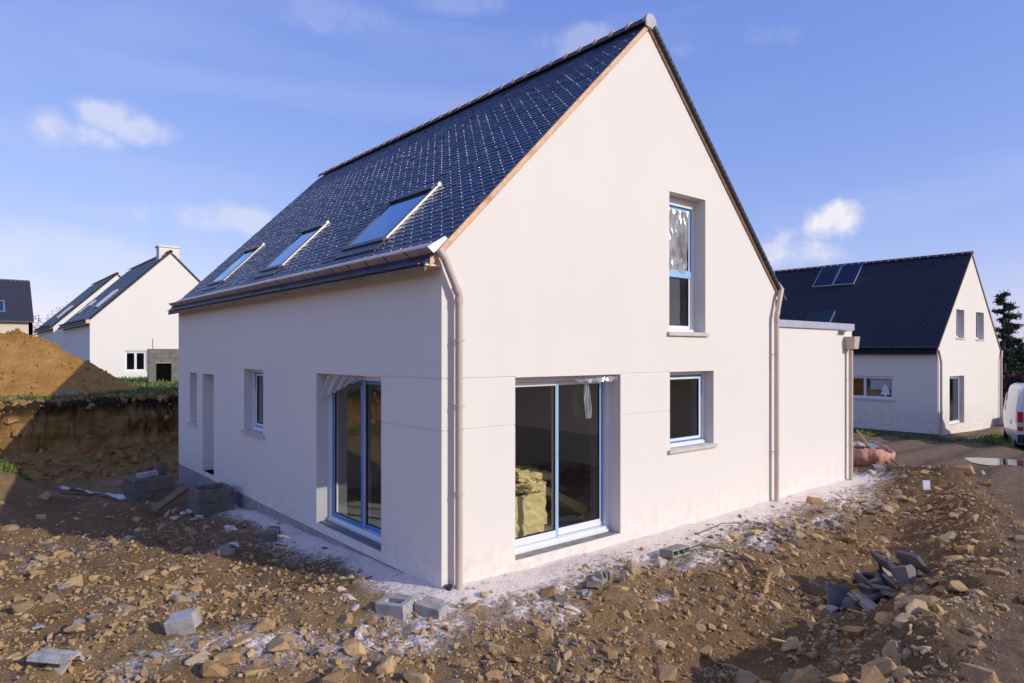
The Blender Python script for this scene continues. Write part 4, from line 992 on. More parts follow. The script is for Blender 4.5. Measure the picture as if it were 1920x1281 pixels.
# concrete rain pit by the neighbour's far corner
def open_box(name, c, size, t, mat, label, cat='concrete box', rz=0, lid=None, lidm=None):
    sx, sy, sz = size
    o = empty(name, c, label, cat, None, rz)
    m = MB(); m.box(-sx / 2, sx / 2, -sy / 2, -sy / 2 + t, 0, sz); m.box(-sx / 2, sx / 2, sy / 2 - t, sy / 2, 0, sz); m.box(-sx / 2, -sx / 2 + t, -sy / 2 + t, sy / 2 - t, .001, sz - .002); m.box(sx / 2 - t, sx / 2, -sy / 2 + t, sy / 2 - t, .001, sz - .002); m.box(-sx / 2 + t, sx / 2 - t, -sy / 2 + t, sy / 2 - t, .001, .05)
    me = m.mesh('box_walls', mat, bevel=.012); link('box_walls', me, o)
    m = MB(); q = .018; m.box(-sx / 2 - q, sx / 2 + q, -sy / 2 - q, -sy / 2, sz * .55, sz * .62); m.box(-sx / 2 - q, -sx / 2, -sy / 2, sy / 2, sz * .55, sz * .62); link('rib', m.mesh('rib', mat, bevel=.006), o)
    if lid:
        m = MB(); m.box(-sx / 2 + .01, sx / 2 - .01, -sy / 2 + .01, sy / 2 - .01, sz + .001, sz + lid); link('lid', m.mesh('lid', lidm or mat, bevel=.01), o)
    return o
open_box('concrete_chamber', (33.6, 2.55, -.98), (1.25, 1.0, .58), .08, CONC, 'concrete rain pit under the downpipe of the neighbouring house', 'concrete box')

# white gabled houses on the left
bop = {'g': [((1.43, 2.40, 1.10, 2.12), dict(n=2, d=.06, sill=False))], 'e': []}
hb, BP, bg_, be_ = plain_house('house', .95, 30.7, .45, 6.9, 9.6, 3.40, 'white gabled house with broad white chimney behind the soil heap', WALLW, SLATEF, openings=bop)
m = MB(); m.box(3.98, 4.92, 31.1, 31.7, 6.3, 7.80); m.build('chimney', WALLW, hb); m = MB(); m.box(3.93, 4.97, 31.05, 31.75, 7.80, 7.88); m.build('chimney_cap', WALLW, hb)
for (ya, yb_, s0, s1) in ((32.6, 33.5, 1.2, 2.5), (37.2, 38.0, 1.0, 2.1)):
    w = link('roof_window', None, hb); w.location = BP(0, s0, ya, .05) - hb.location
    def sc_(m, s0, s1, y0, y1, n0, n1): return m.hexa([BP(0, s0, y0, n0), BP(0, s0, y1, n0), BP(0, s1, y1, n0), BP(0, s1, y0, n0), BP(0, s0, y0, n1), BP(0, s0, y1, n1), BP(0, s1, y1, n1), BP(0, s1, y0, n1)])
    m = MB(); sc_(m, s0, s1, ya, yb_, 0, .1); m.build('frame', ALU, w); m = MB(); sc_(m, s0 + .1, s1 - .1, ya + .08, yb_ - .08, .101, .104); m.build('pane', GLASSR, w)
m = MB(); m.prism([(.78, 30.66, 3.86), (.94, 30.66, 3.86), (.94, 30.66, 4.05), (.78, 30.66, 4.0)], (0, .12, 0)); m.build('eave_end_board', WOOD, hb)
hc, CP, cg_, ce_ = plain_house('house', .85, 44.0, .60, 6.9, 9.6, 3.35, 'farther gabled house with blue slate roof behind the white chimney house', WALLW, SLATEF)
w = link('roof_window', None, hc); w.location = CP(0, 1, 46, .05) - hc.location
def sc_(m, s0, s1, y0, y1, n0, n1): return m.hexa([CP(0, s0, y0, n0), CP(0, s0, y1, n0), CP(0, s1, y1, n0), CP(0, s1, y0, n0), CP(0, s0, y0, n1), CP(0, s0, y1, n1), CP(0, s1, y1, n1), CP(0, s1, y0, n1)])
m = MB(); sc_(m, 1.0, 2.2, 46, 46.9, 0, .1); m.build('frame', ALU, w); m = MB(); sc_(m, 1.1, 2.1, 46.08, 46.8, .101, .104); m.build('pane', GLASSR, w)
# cream house, ridge across
def cross_house():
    X0, X1, YF, Z0, W, EA = -12.0, 1.55, 66.0, 1.9, 7.2, 3.45
    h = empty('house', ((X0 + X1) / 2, YF + W / 2, Z0), 'cream house with dark grey roof at the far left edge', 'house')
    f = WF((X0, YF, Z0), (1, 0, 0), (0, -1, 0)); L = X1 - X0
    op = [(9.6, 11.0, .9, 2.1), (5.2, 6.4, .9, 2.1)]
    m = MB(); f.wall(m, 0, L, -1, EA, .3, op); m.build('front_wall', WALL3, h, recalc=False)
    m = MB(); m.prism([(X1, YF, Z0 - 1), (X1, YF + W, Z0 - 1), (X1, YF + W, Z0 + EA), (X1, YF + W / 2, Z0 + EA + W / 2 + .0), (X1, YF, Z0 + EA)], (-.3, 0, 0)); m.build('gable_wall', WALL3, h)
    m = MB(); q = .25; m.prism([(X1 + .06, YF - q, Z0 + EA - q + .1), (X1 + .06, YF + W / 2, Z0 + EA + W / 2 + .1), (X1 + .06, YF + W + q, Z0 + EA - q + .1), (X1 + .06, YF + W + q, Z0 + EA - q), (X1 + .06, YF + W / 2, Z0 + EA + W / 2), (X1 + .06, YF - q, Z0 + EA - q)], (-L - .1, 0, 0)); ro_ = m.build('roof', SLATED, h)
    m = MB()
    for i in range(26):
        s0 = i * .148; y = YF - q + s0; z = Z0 + EA - q + .1 + s0
        m.prism([(X1 + .07, y, z + .03), (X1 + .07, y + .16, z + .17), (X1 + .07, y + .16, z + .165), (X1 + .07, y, z)], (-L - .12, 0, 0))
    m.build('slate_courses', SLATED, ro_)
    for i in range(40): link('ridge_tile', tile_me, ro_, loc=Vector((X1 - i * .34, YF + W / 2, Z0 + EA + W / 2 + .1)) - Vector(world_org(ro_))).rotation_euler = (0, 0, RAD(90))
    for (a, b, c, d) in op:
        w = link('window', None, h); w.location = f.p(a, c, .1) - h.location; surround(f, w, a, b, c, d, .08, .07, .07, .07); sash(f, w, a + .07, b - .07, c + .07, d - .07, .1, .06)
    w = link('roof_window', None, h); w.location = Vector((-.2, YF + .5, Z0 + 5)) - h.location
    SP = lambda s_, x, n_: Vector((x, YF - q + s_ * S2 - n_ * S2, Z0 + EA - q + .1 + s_ * S2 + n_ * S2))
    def sx(m, s0, s1, x0, x1, n0, n1): return m.hexa([SP(s0, x0, n0), SP(s0, x1, n0), SP(s1, x1, n0), SP(s1, x0, n0), SP(s0, x0, n1), SP(s0, x1, n1), SP(s1, x1, n1), SP(s1, x0, n1)])
    m = MB(); sx(m, 1.0, 2.5, -1.45, -.35, .0, .12); m.build('frame', ALU, w); m = MB(); sx(m, 1.15, 2.38, -1.33, -.47, .121, .125); m.build('pane', GLASSR, w)
    m = MB(); m.prism([(X1 + .05, YF - q - .12, Z0 + EA - q), (X1 + .05, YF - q - .1, Z0 + EA - q + .1), (X1 + .05, YF - q + .02, Z0 + EA - q + .1), (X1 + .05, YF - q + .02, Z0 + EA - q)], (-L - .1, 0, 0)); m.build('gutter', ANTH, h)
cross_house()
# unfinished block-built store between bank and white house
def block_store():
    x0, y0, z0 = 2.24, 25.0, .85; W, D, Hh = 4.2, 3.2, 1.80
    h = empty('block_store', (x0 + W / 2, y0 + D / 2, z0), 'unfinished grey concrete block store with dark doorway', 'shed')
    bl = MB(); bl.box(0, .492, 0, .19, 0, .19); me = bl.mesh('block', CONCD, bevel=.006, segs=1)
    bh = MB(); bh.box(0, .242, 0, .19, 0, .19); meh = bh.mesh('half_block', CONCD, bevel=.006, segs=1)
    f = WF((x0, y0, z0), (1, 0, 0), (0, -1, 0)); m = MB(); f.wall(m, .02, W - .02, -.5, Hh - .01, .17, [(.30, .88, -.5, 1.18)])
    for v in range(len(m.v)): a, b, c = m.v[v]; m.v[v] = (a, b + .012, c)
    m.build('front_wall', plain('mortar', (.16, .15, .15), .95), h, recalc=False)
    for r in range(9):
        x = -.25 if r % 2 else 0.
        while x < W - .1:
            a, b = max(0, x), min(W, x + .5); x += .5
            z = r * .2
            parts_ = [(a, b)]
            if z < 1.15: parts_ = [(a, min(b, .29)), (max(a, .89), b)]
            for (q0, q1) in parts_:
                w_ = q1 - q0
                if w_ < .08: continue
                o = link('block', me if w_ > .3 else meh, h, loc=Vector((x0 + q0, y0, z0 + z)) - h.location)
                o.scale = ((w_ - .008) / (.492 if w_ > .3 else .242), 1, 1)
    m = MB(); m.box(x0 + .302, x0 + .878, y0 + .10, y0 + .14, z0 - .5, z0 + 1.178); m.build('doorway_shade_panel', plain('painted_shade_black', (.004, .004, .004), 1.0, spec=.05), h)  # flat black panel painted as the shade inside the open doorway
    m = MB(); m.box(x0 + W - .19, x0 + W, y0 + .2, y0 + D, z0 - .5, z0 + Hh - .01); m.build('side_wall', CONCD, h)
    m = MB(); m.box(x0 + .25, x0 + .93, y0 - .006, y0 + .19, z0 + 1.18, z0 + 1.215); m.build('lintel', CONC, h)
    m = MB(); m.tube([(x0 + .18, y0 + .1, z0 + Hh - .3), (x0 + .185, y0 + .1, z0 + Hh + .42)], .014, 6); m.build('starter_bar', plain('rust', (.25, .10, .05), .9), h)
block_store()

# ------------------------------------------------------------------ vegetation
class Cards:
    """many small leaf faces collected into one mesh"""
    def __init__(s, seed): s.r = np.random.RandomState(seed); s.V = []; s.F = []
    def leaves(s, C, size, up=.3, long=1.0):
        n = len(C); r = s.r
        d = r.normal(size=(n, 3)); d[:, 2] += up; d /= np.linalg.norm(d, axis=1)[:, None]
        e = np.cross(d, r.normal(size=(n, 3))); e /= np.linalg.norm(e, axis=1)[:, None]
        sz = size * r.uniform(.6, 1.4, (n, 1))
        A = C - e * sz * .5; B = C + d * sz * long + e * sz * .1; D = C + e * sz * .5
        o = sum(len(v) for v in s.V)
        s.V.append(np.stack([A, D, B], 1).reshape(-1, 3)); s.F.append(np.arange(n * 3).reshape(n, 3) + o)
    def build(s, name, mat, parent=None, **k):
        V = np.concatenate(s.V) - np.array(world_org(parent)); F = np.concatenate(s.F)
        me = bpy.data.meshes.new(name); me.from_pydata(V.tolist(), [], F.tolist()); me.materials.append(mat)
        return link(name, me, parent, **k)
def leaf_mat(name, cols, rough=.7):
    k = NT(name); k.set('Base Color', k.ramp(k.rand(), [(i / (len(cols) - 1), c) for i, c in enumerate(cols)])); k.set('Roughness', rough); k.set('Specular IOR Level', .25); return k.m
NEEDLE = leaf_mat('conifer_needles', [(.018, .035, .022), (.035, .06, .035), (.05, .075, .045)])
EVERG = leaf_mat('dark_evergreen', [(.012, .018, .012), (.022, .03, .02), (.035, .042, .03)])
TWIG = leaf_mat('bare_red_twigs', [(.07, .03, .022), (.11, .05, .035), (.05, .03, .025)])
GREENB = leaf_mat('green_bush', [(.03, .05, .012), (.06, .09, .02), (.09, .11, .03)])
BARK = plain('bark', (.09, .065, .05), .95, var=.4, scale=20)
def conifer(x, y, z, Ht, R, label, seed):
    t = empty('conifer', (x, y, z), label, 'tree', 'conifers beyond the houses')
    m = MB(); m.tube([(x, y, z - .3), (x + .05, y, z + Ht * .5), (x, y, z + Ht)], [.22, .13, .02], 8); m.build('trunk', BARK, t)
    rg = random.Random(seed); c = Cards(seed); lb = MB()
    for k in range(int(Ht * 6)):
        f = (k + rg.random()) / (Ht * 6); h = z + Ht * (.10 + .88 * f); L = R * (1 - f) ** .8 * rg.uniform(.6, 1.12) + .15; a = rg.uniform(0, 6.28)
        p0 = Vector((x, y, h)); p1 = Vector((x + math.cos(a) * L, y + math.sin(a) * L, h - L * .12 + .12 * L))
        lb.tube([p0, p1], [.03, .006], 4, cap=False)
        n = int(230 * L) + 40
        tt = c.r.uniform(.12, 1, n) ** .8; pts = np.outer(1 - tt, p0) + np.outer(tt, p1) + c.r.normal(size=(n, 3)) * np.array([.16, .16, .09]) * (.5 + tt[:, None] * .6)
        c.leaves(pts, .10, -.1, 1.8)
    lb.build('limbs', BARK, t); c.build('crown', NEEDLE, t)
conifer(68.0, 11.6, -1.3, 9.4, 2.9, 'dark conifer rising behind the right edge of the neighbouring house', 3)
conifer(73.0, 9.0, -1.3, 6.4, 2.6, 'shorter conifer at the right edge of the picture behind the van', 4)
def wood_band(name, pts, h0, h1, depth, n, size, mat, seed, label, cat):
    c = Cards(seed); r = c.r
    for (x0, y0), (x1, y1), k in pts:
        t = r.uniform(0, 1, k); X = x0 + (x1 - x0) * t + r.normal(size=k) * depth; Y = y0 + (y1 - y0) * t + r.normal(size=k) * depth
        hh = h0 + (h1 - h0) * (.72 + .5 * fbm(X * .3, Y * .3, 3)); Z = terrain(X, Y) + hh * r.uniform(0, 1, k) ** .8
        c.leaves(np.stack([X, Y, Z], -1), size, .2, 1.2)
    return c.build(name, mat, None, label=label, cat=cat, kind='stuff')
wood_band('woodland', [((84, 20), (84, -40), 26000)], .2, 5.0, 1.6, 0, .42, EVERG, 5, 'dark strip of woodland behind the van', 'woodland')
wood_band('woodland', [((-30, -34), (34, -46), 22000)], .2, 5.5, 1.8, 0, .5, EVERG, 6, 'dark trees mirrored in the gable door glass', 'woodland')
wood_band('bare_hedge', [((52, 12), (50, -12), 12000)], .0, 2.7, .5, 0, .16, TWIG, 7, 'reddish bare hedge behind the white van', 'hedge')
wood_band('far_trees', [((-16, 98), (22, 104), 14000)], .5, 7, 1.5, 0, .13, TWIG, 8, 'bare trees on the skyline between the left houses', 'woodland')
wood_band('green_bush', [((41.5, 6.6), (41.5, 4.6), 2600)], .0, .9, .25, 0, .09, GREENB, 9, 'low green bush between the neighbouring house and the van', 'bush')
# grass
def grass(name, fn, n, size, label, seed):
    c = Cards(seed); P = fn(c.r, n); c.leaves(P, size, 2.2, 2.6); o = c.build(name, GRASS, None, label=label, cat='grass', kind='stuff'); return o
def gpts(x0, x1, y0, y1, cond):
    def f(r, n):
        X = r.uniform(x0, x1, n * 3); Y = r.uniform(y0, y1, n * 3); k = cond(X, Y, r); X = X[k][:n]; Y = Y[k][:n]
        return np.stack([X, Y, H(X, Y) + .01], -1)
    return f
def yb_of(X): return 14.75 + .55 * perlin(X * .45 + 3, X * 0 + 1.5) + .22 * perlin(X * 1.9, X * 0 + 7.7) + np.clip(-X - 6, 0, 30) * -.25
grass('bank_grass', gpts(-9, 8, 14.8, 19.5, lambda X, Y, r: (Y - yb_of(X) > .28) & (fbm(X * .9, Y * .9, 2) + r.uniform(-.3, .3, len(X)) > .02)), 9000, .032, 'short grass along the top of the cut bank', 21)
grass('meadow_grass', gpts(-9, 9, 19.5, 31, lambda X, Y, r: fbm(X * .9, Y * .9, 2) + r.uniform(-.3, .3, len(X)) > .0), 8000, .045, 'grass on the meadow round the block store', 22)
grass('hump_grass', gpts(-6, -2.6, 9.4, 12, lambda X, Y, r: (((X + 4.0) / 1.15) ** 2 + ((Y - 10.6) / .75) ** 2 < r.uniform(.4, 1.1, len(X)))), 7000, .045, 'tuft of green grass on the earth hump at the left edge', 23)
grass('verge_grass', gpts(23.2, 36, 1.0, 12, lambda X, Y, r: ((np.abs(X - 24.7) < .75) & (Y > 2)) | ((np.abs(Y - 1.7) < .5) & (X > 25.2))), 3000, .055, 'thin grass verge along the foot of the neighbouring house', 24)

# ------------------------------------------------------------------ van
def van():
    th = RAD(19); L, Wd, Ht = 5.1, 1.95, 2.28
    hx, hy = math.cos(th), math.sin(th); RL = Vector((23.3, .25, 0))
    cx_ = RL.x + hx * L / 2 + hy * Wd / 2; cy_ = RL.y + hy * L / 2 - hx * Wd / 2
    gz = float(terrain(np.array([cx_]), np.array([cy_]))[0])
    v = empty('van', (cx_, cy_, gz - .02), 'white delivery van seen from behind at the right edge', 'van', None, th)
    paint = NT('van_white_paint'); paint.set('Base Color', (.74, .75, .78, 1)); paint.set('Roughness', .25); paint.set('Coat Weight', .4); paint = paint.m
    # sections along x (rear -L/2 .. front L/2): (x, zlow, belt half-width, roof z, roof half-width)
    S = [(-2.55, .42, .93, 2.12, .74), (-2.50, .32, .97, 2.22, .80), (-2.0, .28, .975, 2.27, .83), (0.6, .28, .975, 2.27, .83), (1.15, .28, .975, 2.20, .80), (1.75, .28, .96, 1.45, .78), (2.3, .30, .90, 1.15, .72), (2.52, .38, .78, .95, .60)]
    m = MB(); rings = []
    for x, zl, bw, zr, rw in S:
        zb = min(1.15, zr - .15)
        half = [(bw * .93, zl), (bw, zl + .18), (bw, zb), (bw - .03, zb + (zr - zb) * .35), (rw + .02, zr - .10), (rw - .12, zr)]
        rings.append([(x, y, z) for y, z in half] + [(x, -y, z) for y, z in half[::-1]])
    n = 12; V = [p for R in rings for p in R]; F = [(i * n + k, i * n + (k + 1) % n, (i + 1) * n + (k + 1) % n, (i + 1) * n + k) for i in range(len(rings) - 1) for k in range(n)]
    F += [tuple(range(n))[::-1], tuple(range((len(rings) - 1) * n, len(rings) * n))]
    m.add(V, F); me = m.mesh('body', paint, bevel=.03); smooth_by_angle(link('body', me, v), 35)
    def lb(name, b, mat, bev=.01, par=v): mm = MB(); mm.box(*b); return link(name, mm.mesh(name, mat, bevel=bev), par)
    TAILR = plain('tail_red', (.45, .02, .03), .2); TAILW = plain('tail_clear', (.55, .5, .5), .2); RUB = plain('rubber', (.02, .02, .022), .8)
    for s in (1, -1):
        y0, y1 = (.80, .968) if s > 0 else (-.968, -.80)
        t = lb('tail_light', (-2.575, -2.44, y0, y1, .78, 1.42), TAILR); lb('reversing_lens', (-2.582, -2.50, y0 + .01, y1 - .01, .92, 1.06), TAILW, .004, t)
    for s in (1, -1):
        mm = MB(); yy_ = s * .80; mm.tube([(-1.55, yy_ - .1 * s, .33), (-1.55, yy_ + .17 * s, .33)], .33, 24); w = link('wheel', mm.mesh('wheel', RUB, bevel=.02), v); mm = MB(); mm.tube([(-1.55, yy_ + .15 * s, .33), (-1.55, yy_ + .182 * s, .33)], .2, 20); link('rim', mm.mesh('rim', ALU), w)
        mm = MB(); mm.tube([(1.65, yy_ - .1 * s, .33), (1.65, yy_ + .17 * s, .33)], .33, 24); w = link('wheel', mm.mesh('wheel', RUB, bevel=.02), v); mm = MB(); mm.tube([(1.65, yy_ + .15 * s, .33), (1.65, yy_ + .182 * s, .33)], .2, 20); link('rim', mm.mesh('rim', ALU), w)
    lb('rear_bumper', (-2.66, -2.42, -.96, .96, .36, .66), RUB, .04)
    dk = plain('dark_van_glass', (.03, .035, .045), .08)
    for s in (1, -1): lb('rear_door_window', (-2.556, -2.53, .06 if s > 0 else -.68, .68 if s > 0 else -.06, 1.32, 1.86), dk)
    mm = MB(); mm.box(-2.557, -2.54, -.008, .008, .68, 2.1); link('door_seam', mm.mesh('door_seam', RUB), v)
    for z in (1.55, .95): lb('hinge', (-2.57, -2.5, .76, .90, z, z + .05), paint, .008)
    mm = MB(); 
    for s in (1, -1): mm.prism([(.95, s * .955, 1.22), (1.5, s * .955, 1.22), (1.15, s * .89, 1.85), (.95, s * .89, 1.85)], (0, .025 * s, 0))
    link('cab_window', mm.mesh('cab_window', dk), v)
    mm = MB(); mm.prism([(1.22, -.7, 2.1), (1.22, .7, 2.1), (1.78, .74, 1.46), (1.78, -.74, 1.46)], (.03, 0, .02)); link('windscreen', mm.mesh('windscreen', dk), v)
    lb('wing_mirror', (1.35, 1.5, -1.2, -1.0, 1.2, 1.5), RUB, .03)
    lb('fuel_cap', (-1.0, -.86, .972, .985, .86, 1.0), RUB, .004)
    lb('number_plate', (-2.562, -2.54, -.26, .26, .72, .83), plain('plate_white', (.7, .7, .68), .4), .004)
van()
# blue bin
def bin_():
    x, y = 46.4, 6.3; z = float(terrain(np.array([x]), np.array([y]))[0])
    b = empty('blue_bin', (x, y, z), 'small blue bin beside the dark hedge left of the van', 'bin')
    bl = plain('blue_plastic', (.03, .09, .25), .45)
    m = MB(); m.hexa([(-.22, -.2, .06), (.22, -.2, .06), (.22, .2, .06), (-.22, .2, .06), (-.26, -.24, .62), (.26, -.24, .62), (.26, .24, .62), (-.26, .24, .62)]); link('bin_body', m.mesh('bin_body', bl, bevel=.02), b)
    m = MB(); m.box(-.28, .28, -.26, .26, .622, .68); link('lid', m.mesh('lid', plain('blue_lid', (.12, .18, .30), .4), bevel=.02), b)
    m = MB(); m.box(-.28, .28, -.26, .26, 0, .06); link('pallet_base', m.mesh('pallet_base', CONCL), b)
bin_()

# ------------------------------------------------------------------ stones and rubble
def rock_variant(seed, npts=15, flat=.75, bev=.05, rough=0.0):
    rg = random.Random(seed); pw = rg.choice((2.5, 4, 6)); bm = bmesh.new()
    for i in range(npts):
        u = Vector((rg.gauss(0, 1), rg.gauss(0, 1), rg.gauss(0, 1))); u /= (abs(u.x) ** pw + abs(u.y) ** pw + abs(u.z) ** pw) ** (1 / pw)
        q = rg.uniform(.80, 1.0); bm.verts.new((u.x * q * rg.uniform(.85, 1), u.y * q * .78, u.z * q * flat))
    bmesh.ops.convex_hull(bm, input=bm.verts)
    for v in [v for v in bm.verts if not v.link_faces]: bm.verts.remove(v)
    bmesh.ops.dissolve_limit(bm, angle_limit=RAD(16), verts=bm.verts, edges=bm.edges)
    if bev: bmesh.ops.bevel(bm, geom=bm.edges[:], offset=bev, segments=1, affect='EDGES', clamp_overlap=True)
    bmesh.ops.triangulate(bm, faces=bm.faces)
    V = [tuple(v.co) for v in bm.verts]; bm.verts.index_update(); F = [tuple(v.index for v in f.verts) for f in bm.faces]; bm.free()
    return V, F
BIGV = [rock_variant(100 + i, 15 + i % 9, (.42, .55, .62, .7, .34)[i % 5], .03) for i in range(26)]
MIDV = [rock_variant(400 + i, 13, (.5, .65, .8)[i % 3], 0) for i in range(14)]
SOILC = plain('bank_clod_soil', (.30, .17, .065), 1.0, var=.5, scale=4, bump=.6, spec=.1)
SMALLV = [rock_variant(200 + i, 9, .6, 0) for i in range(10)]
def shard_variant(seed):
    rg = random.Random(seed); n = rg.randint(4, 6); a0 = rg.uniform(0, 6)
    P = [(math.cos(a0 + 6.283 * i / n + rg.uniform(-.3, .3)) * rg.uniform(.6, 1), math.sin(a0 + 6.283 * i / n + rg.uniform(-.3, .3)) * rg.uniform(.4, .75)) for i in range(n)]
    t = rg.uniform(.06, .14)
    V = [(x, y, -t) for x, y in P] + [(x * .97, y * .97, t) for x, y in P]
    F = [tuple(range(n, 2 * n))] + [(i, (i + 1) % n, n + (i + 1) % n, n + i) for i in range(n)] + [tuple(range(n))[::-1]]
    return V, F
SHV = [shard_variant(300 + i) for i in range(10)]
def meshof(vf, name, mat):
    me = bpy.data.meshes.new(name); me.from_pydata(vf[0], [], vf[1]); me.materials.append(mat); return me
big_me = {mt.name: [meshof(v, 'stone', mt) for v in BIGV] for mt in (STONE, STONED, STONEG)}
R_ = np.random.RandomState(42)
def scatter_xy(n, x0, x1, y0, y1):
    return R_.uniform(x0, x1, n), R_.uniform(y0, y1, n)
def inhouse(X, Y, mg=.05): return (X > -mg) & (X < 10.2 + mg) & (Y > -mg) & (Y < 11)
def instance(name, variants, X, Y, S, mat, sink=.3, tilt=.5, **k):
    """one joined mesh of many tiny pieces"""
    VV = [np.array(v[0]) for v in variants]; Z = H(X, Y); V = []; F = []; o = 0
    for x, y, z, s in zip(X, Y, Z, S):
        i = R_.randint(len(variants)); v = VV[i]
        E_ = Euler((R_.normal() * tilt, R_.normal() * tilt, R_.uniform(0, 6.28))).to_matrix()
        q = v @ np.array(E_).T * s + np.array([x, y, z + s * (.5 - sink) * .6]); V.append(q)
        F += [tuple(a + o for a in f) for f in variants[i][1]]; o += len(v)
    me = bpy.data.meshes.new(name); me.from_pydata(np.concatenate(V).tolist(), [], F); me.materials.append(mat)
    return link(name, me, None, kind='stuff', **k)
def pxsize(X, Y, S):
    d = (X - CAMP.x) * FWD.x + (Y - CAMP.y) * FWD.y; l = (X - CAMP.x) * RGT.x + (Y - CAMP.y) * RGT.y
    vis = (d > 2) & (np.abs(l / np.maximum(d, .1)) < .80) & (d * .51 > 2.3)
    return np.where(vis, S / np.maximum(d, .1), 0)
# --- stones
X, Y = scatter_xy(30000, -8, 13.5, -5, 10)
sdp = road_sd(X, Y); dw = np.maximum(np.maximum(-X, X - 10.2), np.maximum(-Y, Y - 11))
cl = fbm(X * .8 + 4, Y * .8, 3)
dens = .30 + 1.1 * np.clip(cl + .05, 0, 1)
dens = dens * sstep(.25, 1.1, dw) * np.where(sdp > .15, .05, 1.0)
dens = np.where((Y > 5.5), dens * .25, dens)
dens = np.maximum(dens, .95 * np.exp(-((sdp + .65) / .5) ** 2) * (X < 9) * (X > -1))
dens = np.maximum(dens, .75 * np.exp(-(((X + .9) / 1.4) ** 2 + ((Y + 1.2) / .8) ** 2)))
keep = (R_.uniform(0, 1, len(X)) < dens * .34) & ~inhouse(X, Y, .25)
X, Y = X[keep], Y[keep]
S = .030 * (1 + R_.pareto(1.6, len(X))); S = np.clip(S, .03, .145)
pl = [(-2.27, 3.2, .20), (-1.95, 3.05, .16), (-1.34, 2.69, .12), (-2.0, 2.57, .13), (-2.75, 3.5, .15), (-3.37, 7.25, .20), (-1.35, -.47, .15), (-.66, -1.78, .14), (-.30, -1.60, .13), (-.1, -1.9, .12), (.15, -1.45, .12),
      (2.95, -3.75, .27), (4.18, -4.0, .22), (2.2, -3.95, .17), (2.94, -2.24, .17), (1.6, -2.25, .13), (11.05, -1.75, .30), (5.0, -3.4, .20), (6.2, -3.0, .17), (1.2, -3.5, .2), (3.35, -3.55, .14), (2.35, -.75, .2), (2.62, -.72, .12), (-3.0, 3.3, .17), (-2.9, 1.35, .1), (7.4, -.55, .24), (-1.75, 1.85, .11), (-.75, .9, .1), (-.95, -.15, .12), (.35, -1.2, .11)]
X = np.concatenate([[p[0] for p in pl], X]); Y = np.concatenate([[p[1] for p in pl], Y]); S = np.concatenate([[p[2] * .82 for p in pl], S])
ps = pxsize(X, Y, S); order = np.argsort(-ps); nb = 285
sel = order[:nb]; rest = order[nb:]
Z = H(X, Y); dw = np.maximum(np.maximum(-X, X - 10.2), np.maximum(-Y, Y - 11)); sdp = road_sd(X, Y)
for i in sel:
    x, y, s = X[i], Y[i], S[i]
    dusty = dw[i] < 1.2 and R_.uniform() < .55; grey = (not dusty) and i >= len(pl) and R_.uniform() < .06
    mt = STONED if dusty else (STONEG if grey else STONE)
    if sdp[i] > -1.1: lab, gr = ('brown stone in the earth bank along the edge of the track', 'stones along the track bank')
    elif x > .9: lab, gr = ('brown stone in the trampled earth in front of the sunlit gable', 'stones in front of the gable')
    elif y > 2.0 : lab, gr = ('ochre stone lying in the earth left of the house, away from its corner', 'stones left of the house')
    else: lab, gr = ('angular ochre stone in the rubble before the near corner of the house', 'stones before the house corner')
    if i < len(pl) and s >= .22: lab, gr = (('large flat brown boulder on the track bank beside the broken block pile', None) if x < 5 else ('big tilted stone on the dark spoil heap at the bend of the track', None))
    o = link('stone', big_me[mt.name][R_.randint(26)], None, lab, 'stone', gr)
    o.location = (x, y, Z[i] + s * .0); f = R_.uniform(.85, 1.15, 3); o.scale = (s * f[0], s * f[1], s * f[2] * .9); o.rotation_euler = (R_.normal() * .35, R_.normal() * .35, R_.uniform(0, 6.28))
instance('small_stones', SMALLV, X[rest], Y[rest], S[rest], STONE, label='small brown stones strewn over the whole site', cat='rubble')
# --- broken stone all over the plot
X, Y = scatter_xy(150000, -7.5, 12.5, -4.6, 8.5); dc = np.hypot(X - CAMP.x, Y - CAMP.y); dwq = np.maximum(np.maximum(-X, X - 10.2), np.maximum(-Y, Y - 11)); cq = fbm(X * 1.1 + 20, Y * 1.1, 3)
k = (road_sd(X, Y) < .1) & ~inhouse(X, Y) & (dwq > R_.uniform(.2, 1.2, len(X))) & (R_.uniform(0, 1, len(X)) < np.clip(.16 + 2.0 * cq, .05, 1) * np.clip(8 / dc, 0, 1) ** 1.2 * .62) & ((Y < 5) | (R_.uniform(0, 1, len(X)) < .3))
X, Y = X[k][:13000], Y[k][:13000]
instance('broken_stone', MIDV, X, Y, np.clip(.013 * (1 + R_.pareto(1.7, len(X))), .012, .06), STONE, sink=.42, label='small broken stones mixed through the churned soil', cat='rubble')
# clods on the cut bank and the heap
fv = np.where((facemask > .3) & (xx > -7) & (xx < 4) & (yy > 12.3) & (yy < 16))[0]; fv = R_.choice(fv, 3200)
def instance3(name, variants, P, S, mat, **kw):
    V = []; F = []; o = 0
    for p, s_ in zip(P, S):
        i = R_.randint(len(variants)); v = np.array(variants[i][0]); E_ = np.array(Euler((R_.uniform(0, 6), R_.uniform(0, 6), R_.uniform(0, 6))).to_matrix())
        V.append(v @ E_.T * s_ + p); F += [tuple(a + o for a in f) for f in variants[i][1]]; o += len(v)
    me = bpy.data.meshes.new(name); me.from_pydata(np.concatenate(V).tolist(), [], F); me.materials.append(mat); return link(name, me, None, kind='stuff', **kw)
instance3('bank_clods', MIDV, np.stack([px[fv], py[fv], zz[fv]], -1), np.clip(.02 * (1 + R_.pareto(1.5, len(fv))), .02, .16), SOILC, label='earth clods stuck to the cut bank and fallen at its foot', cat='clods')
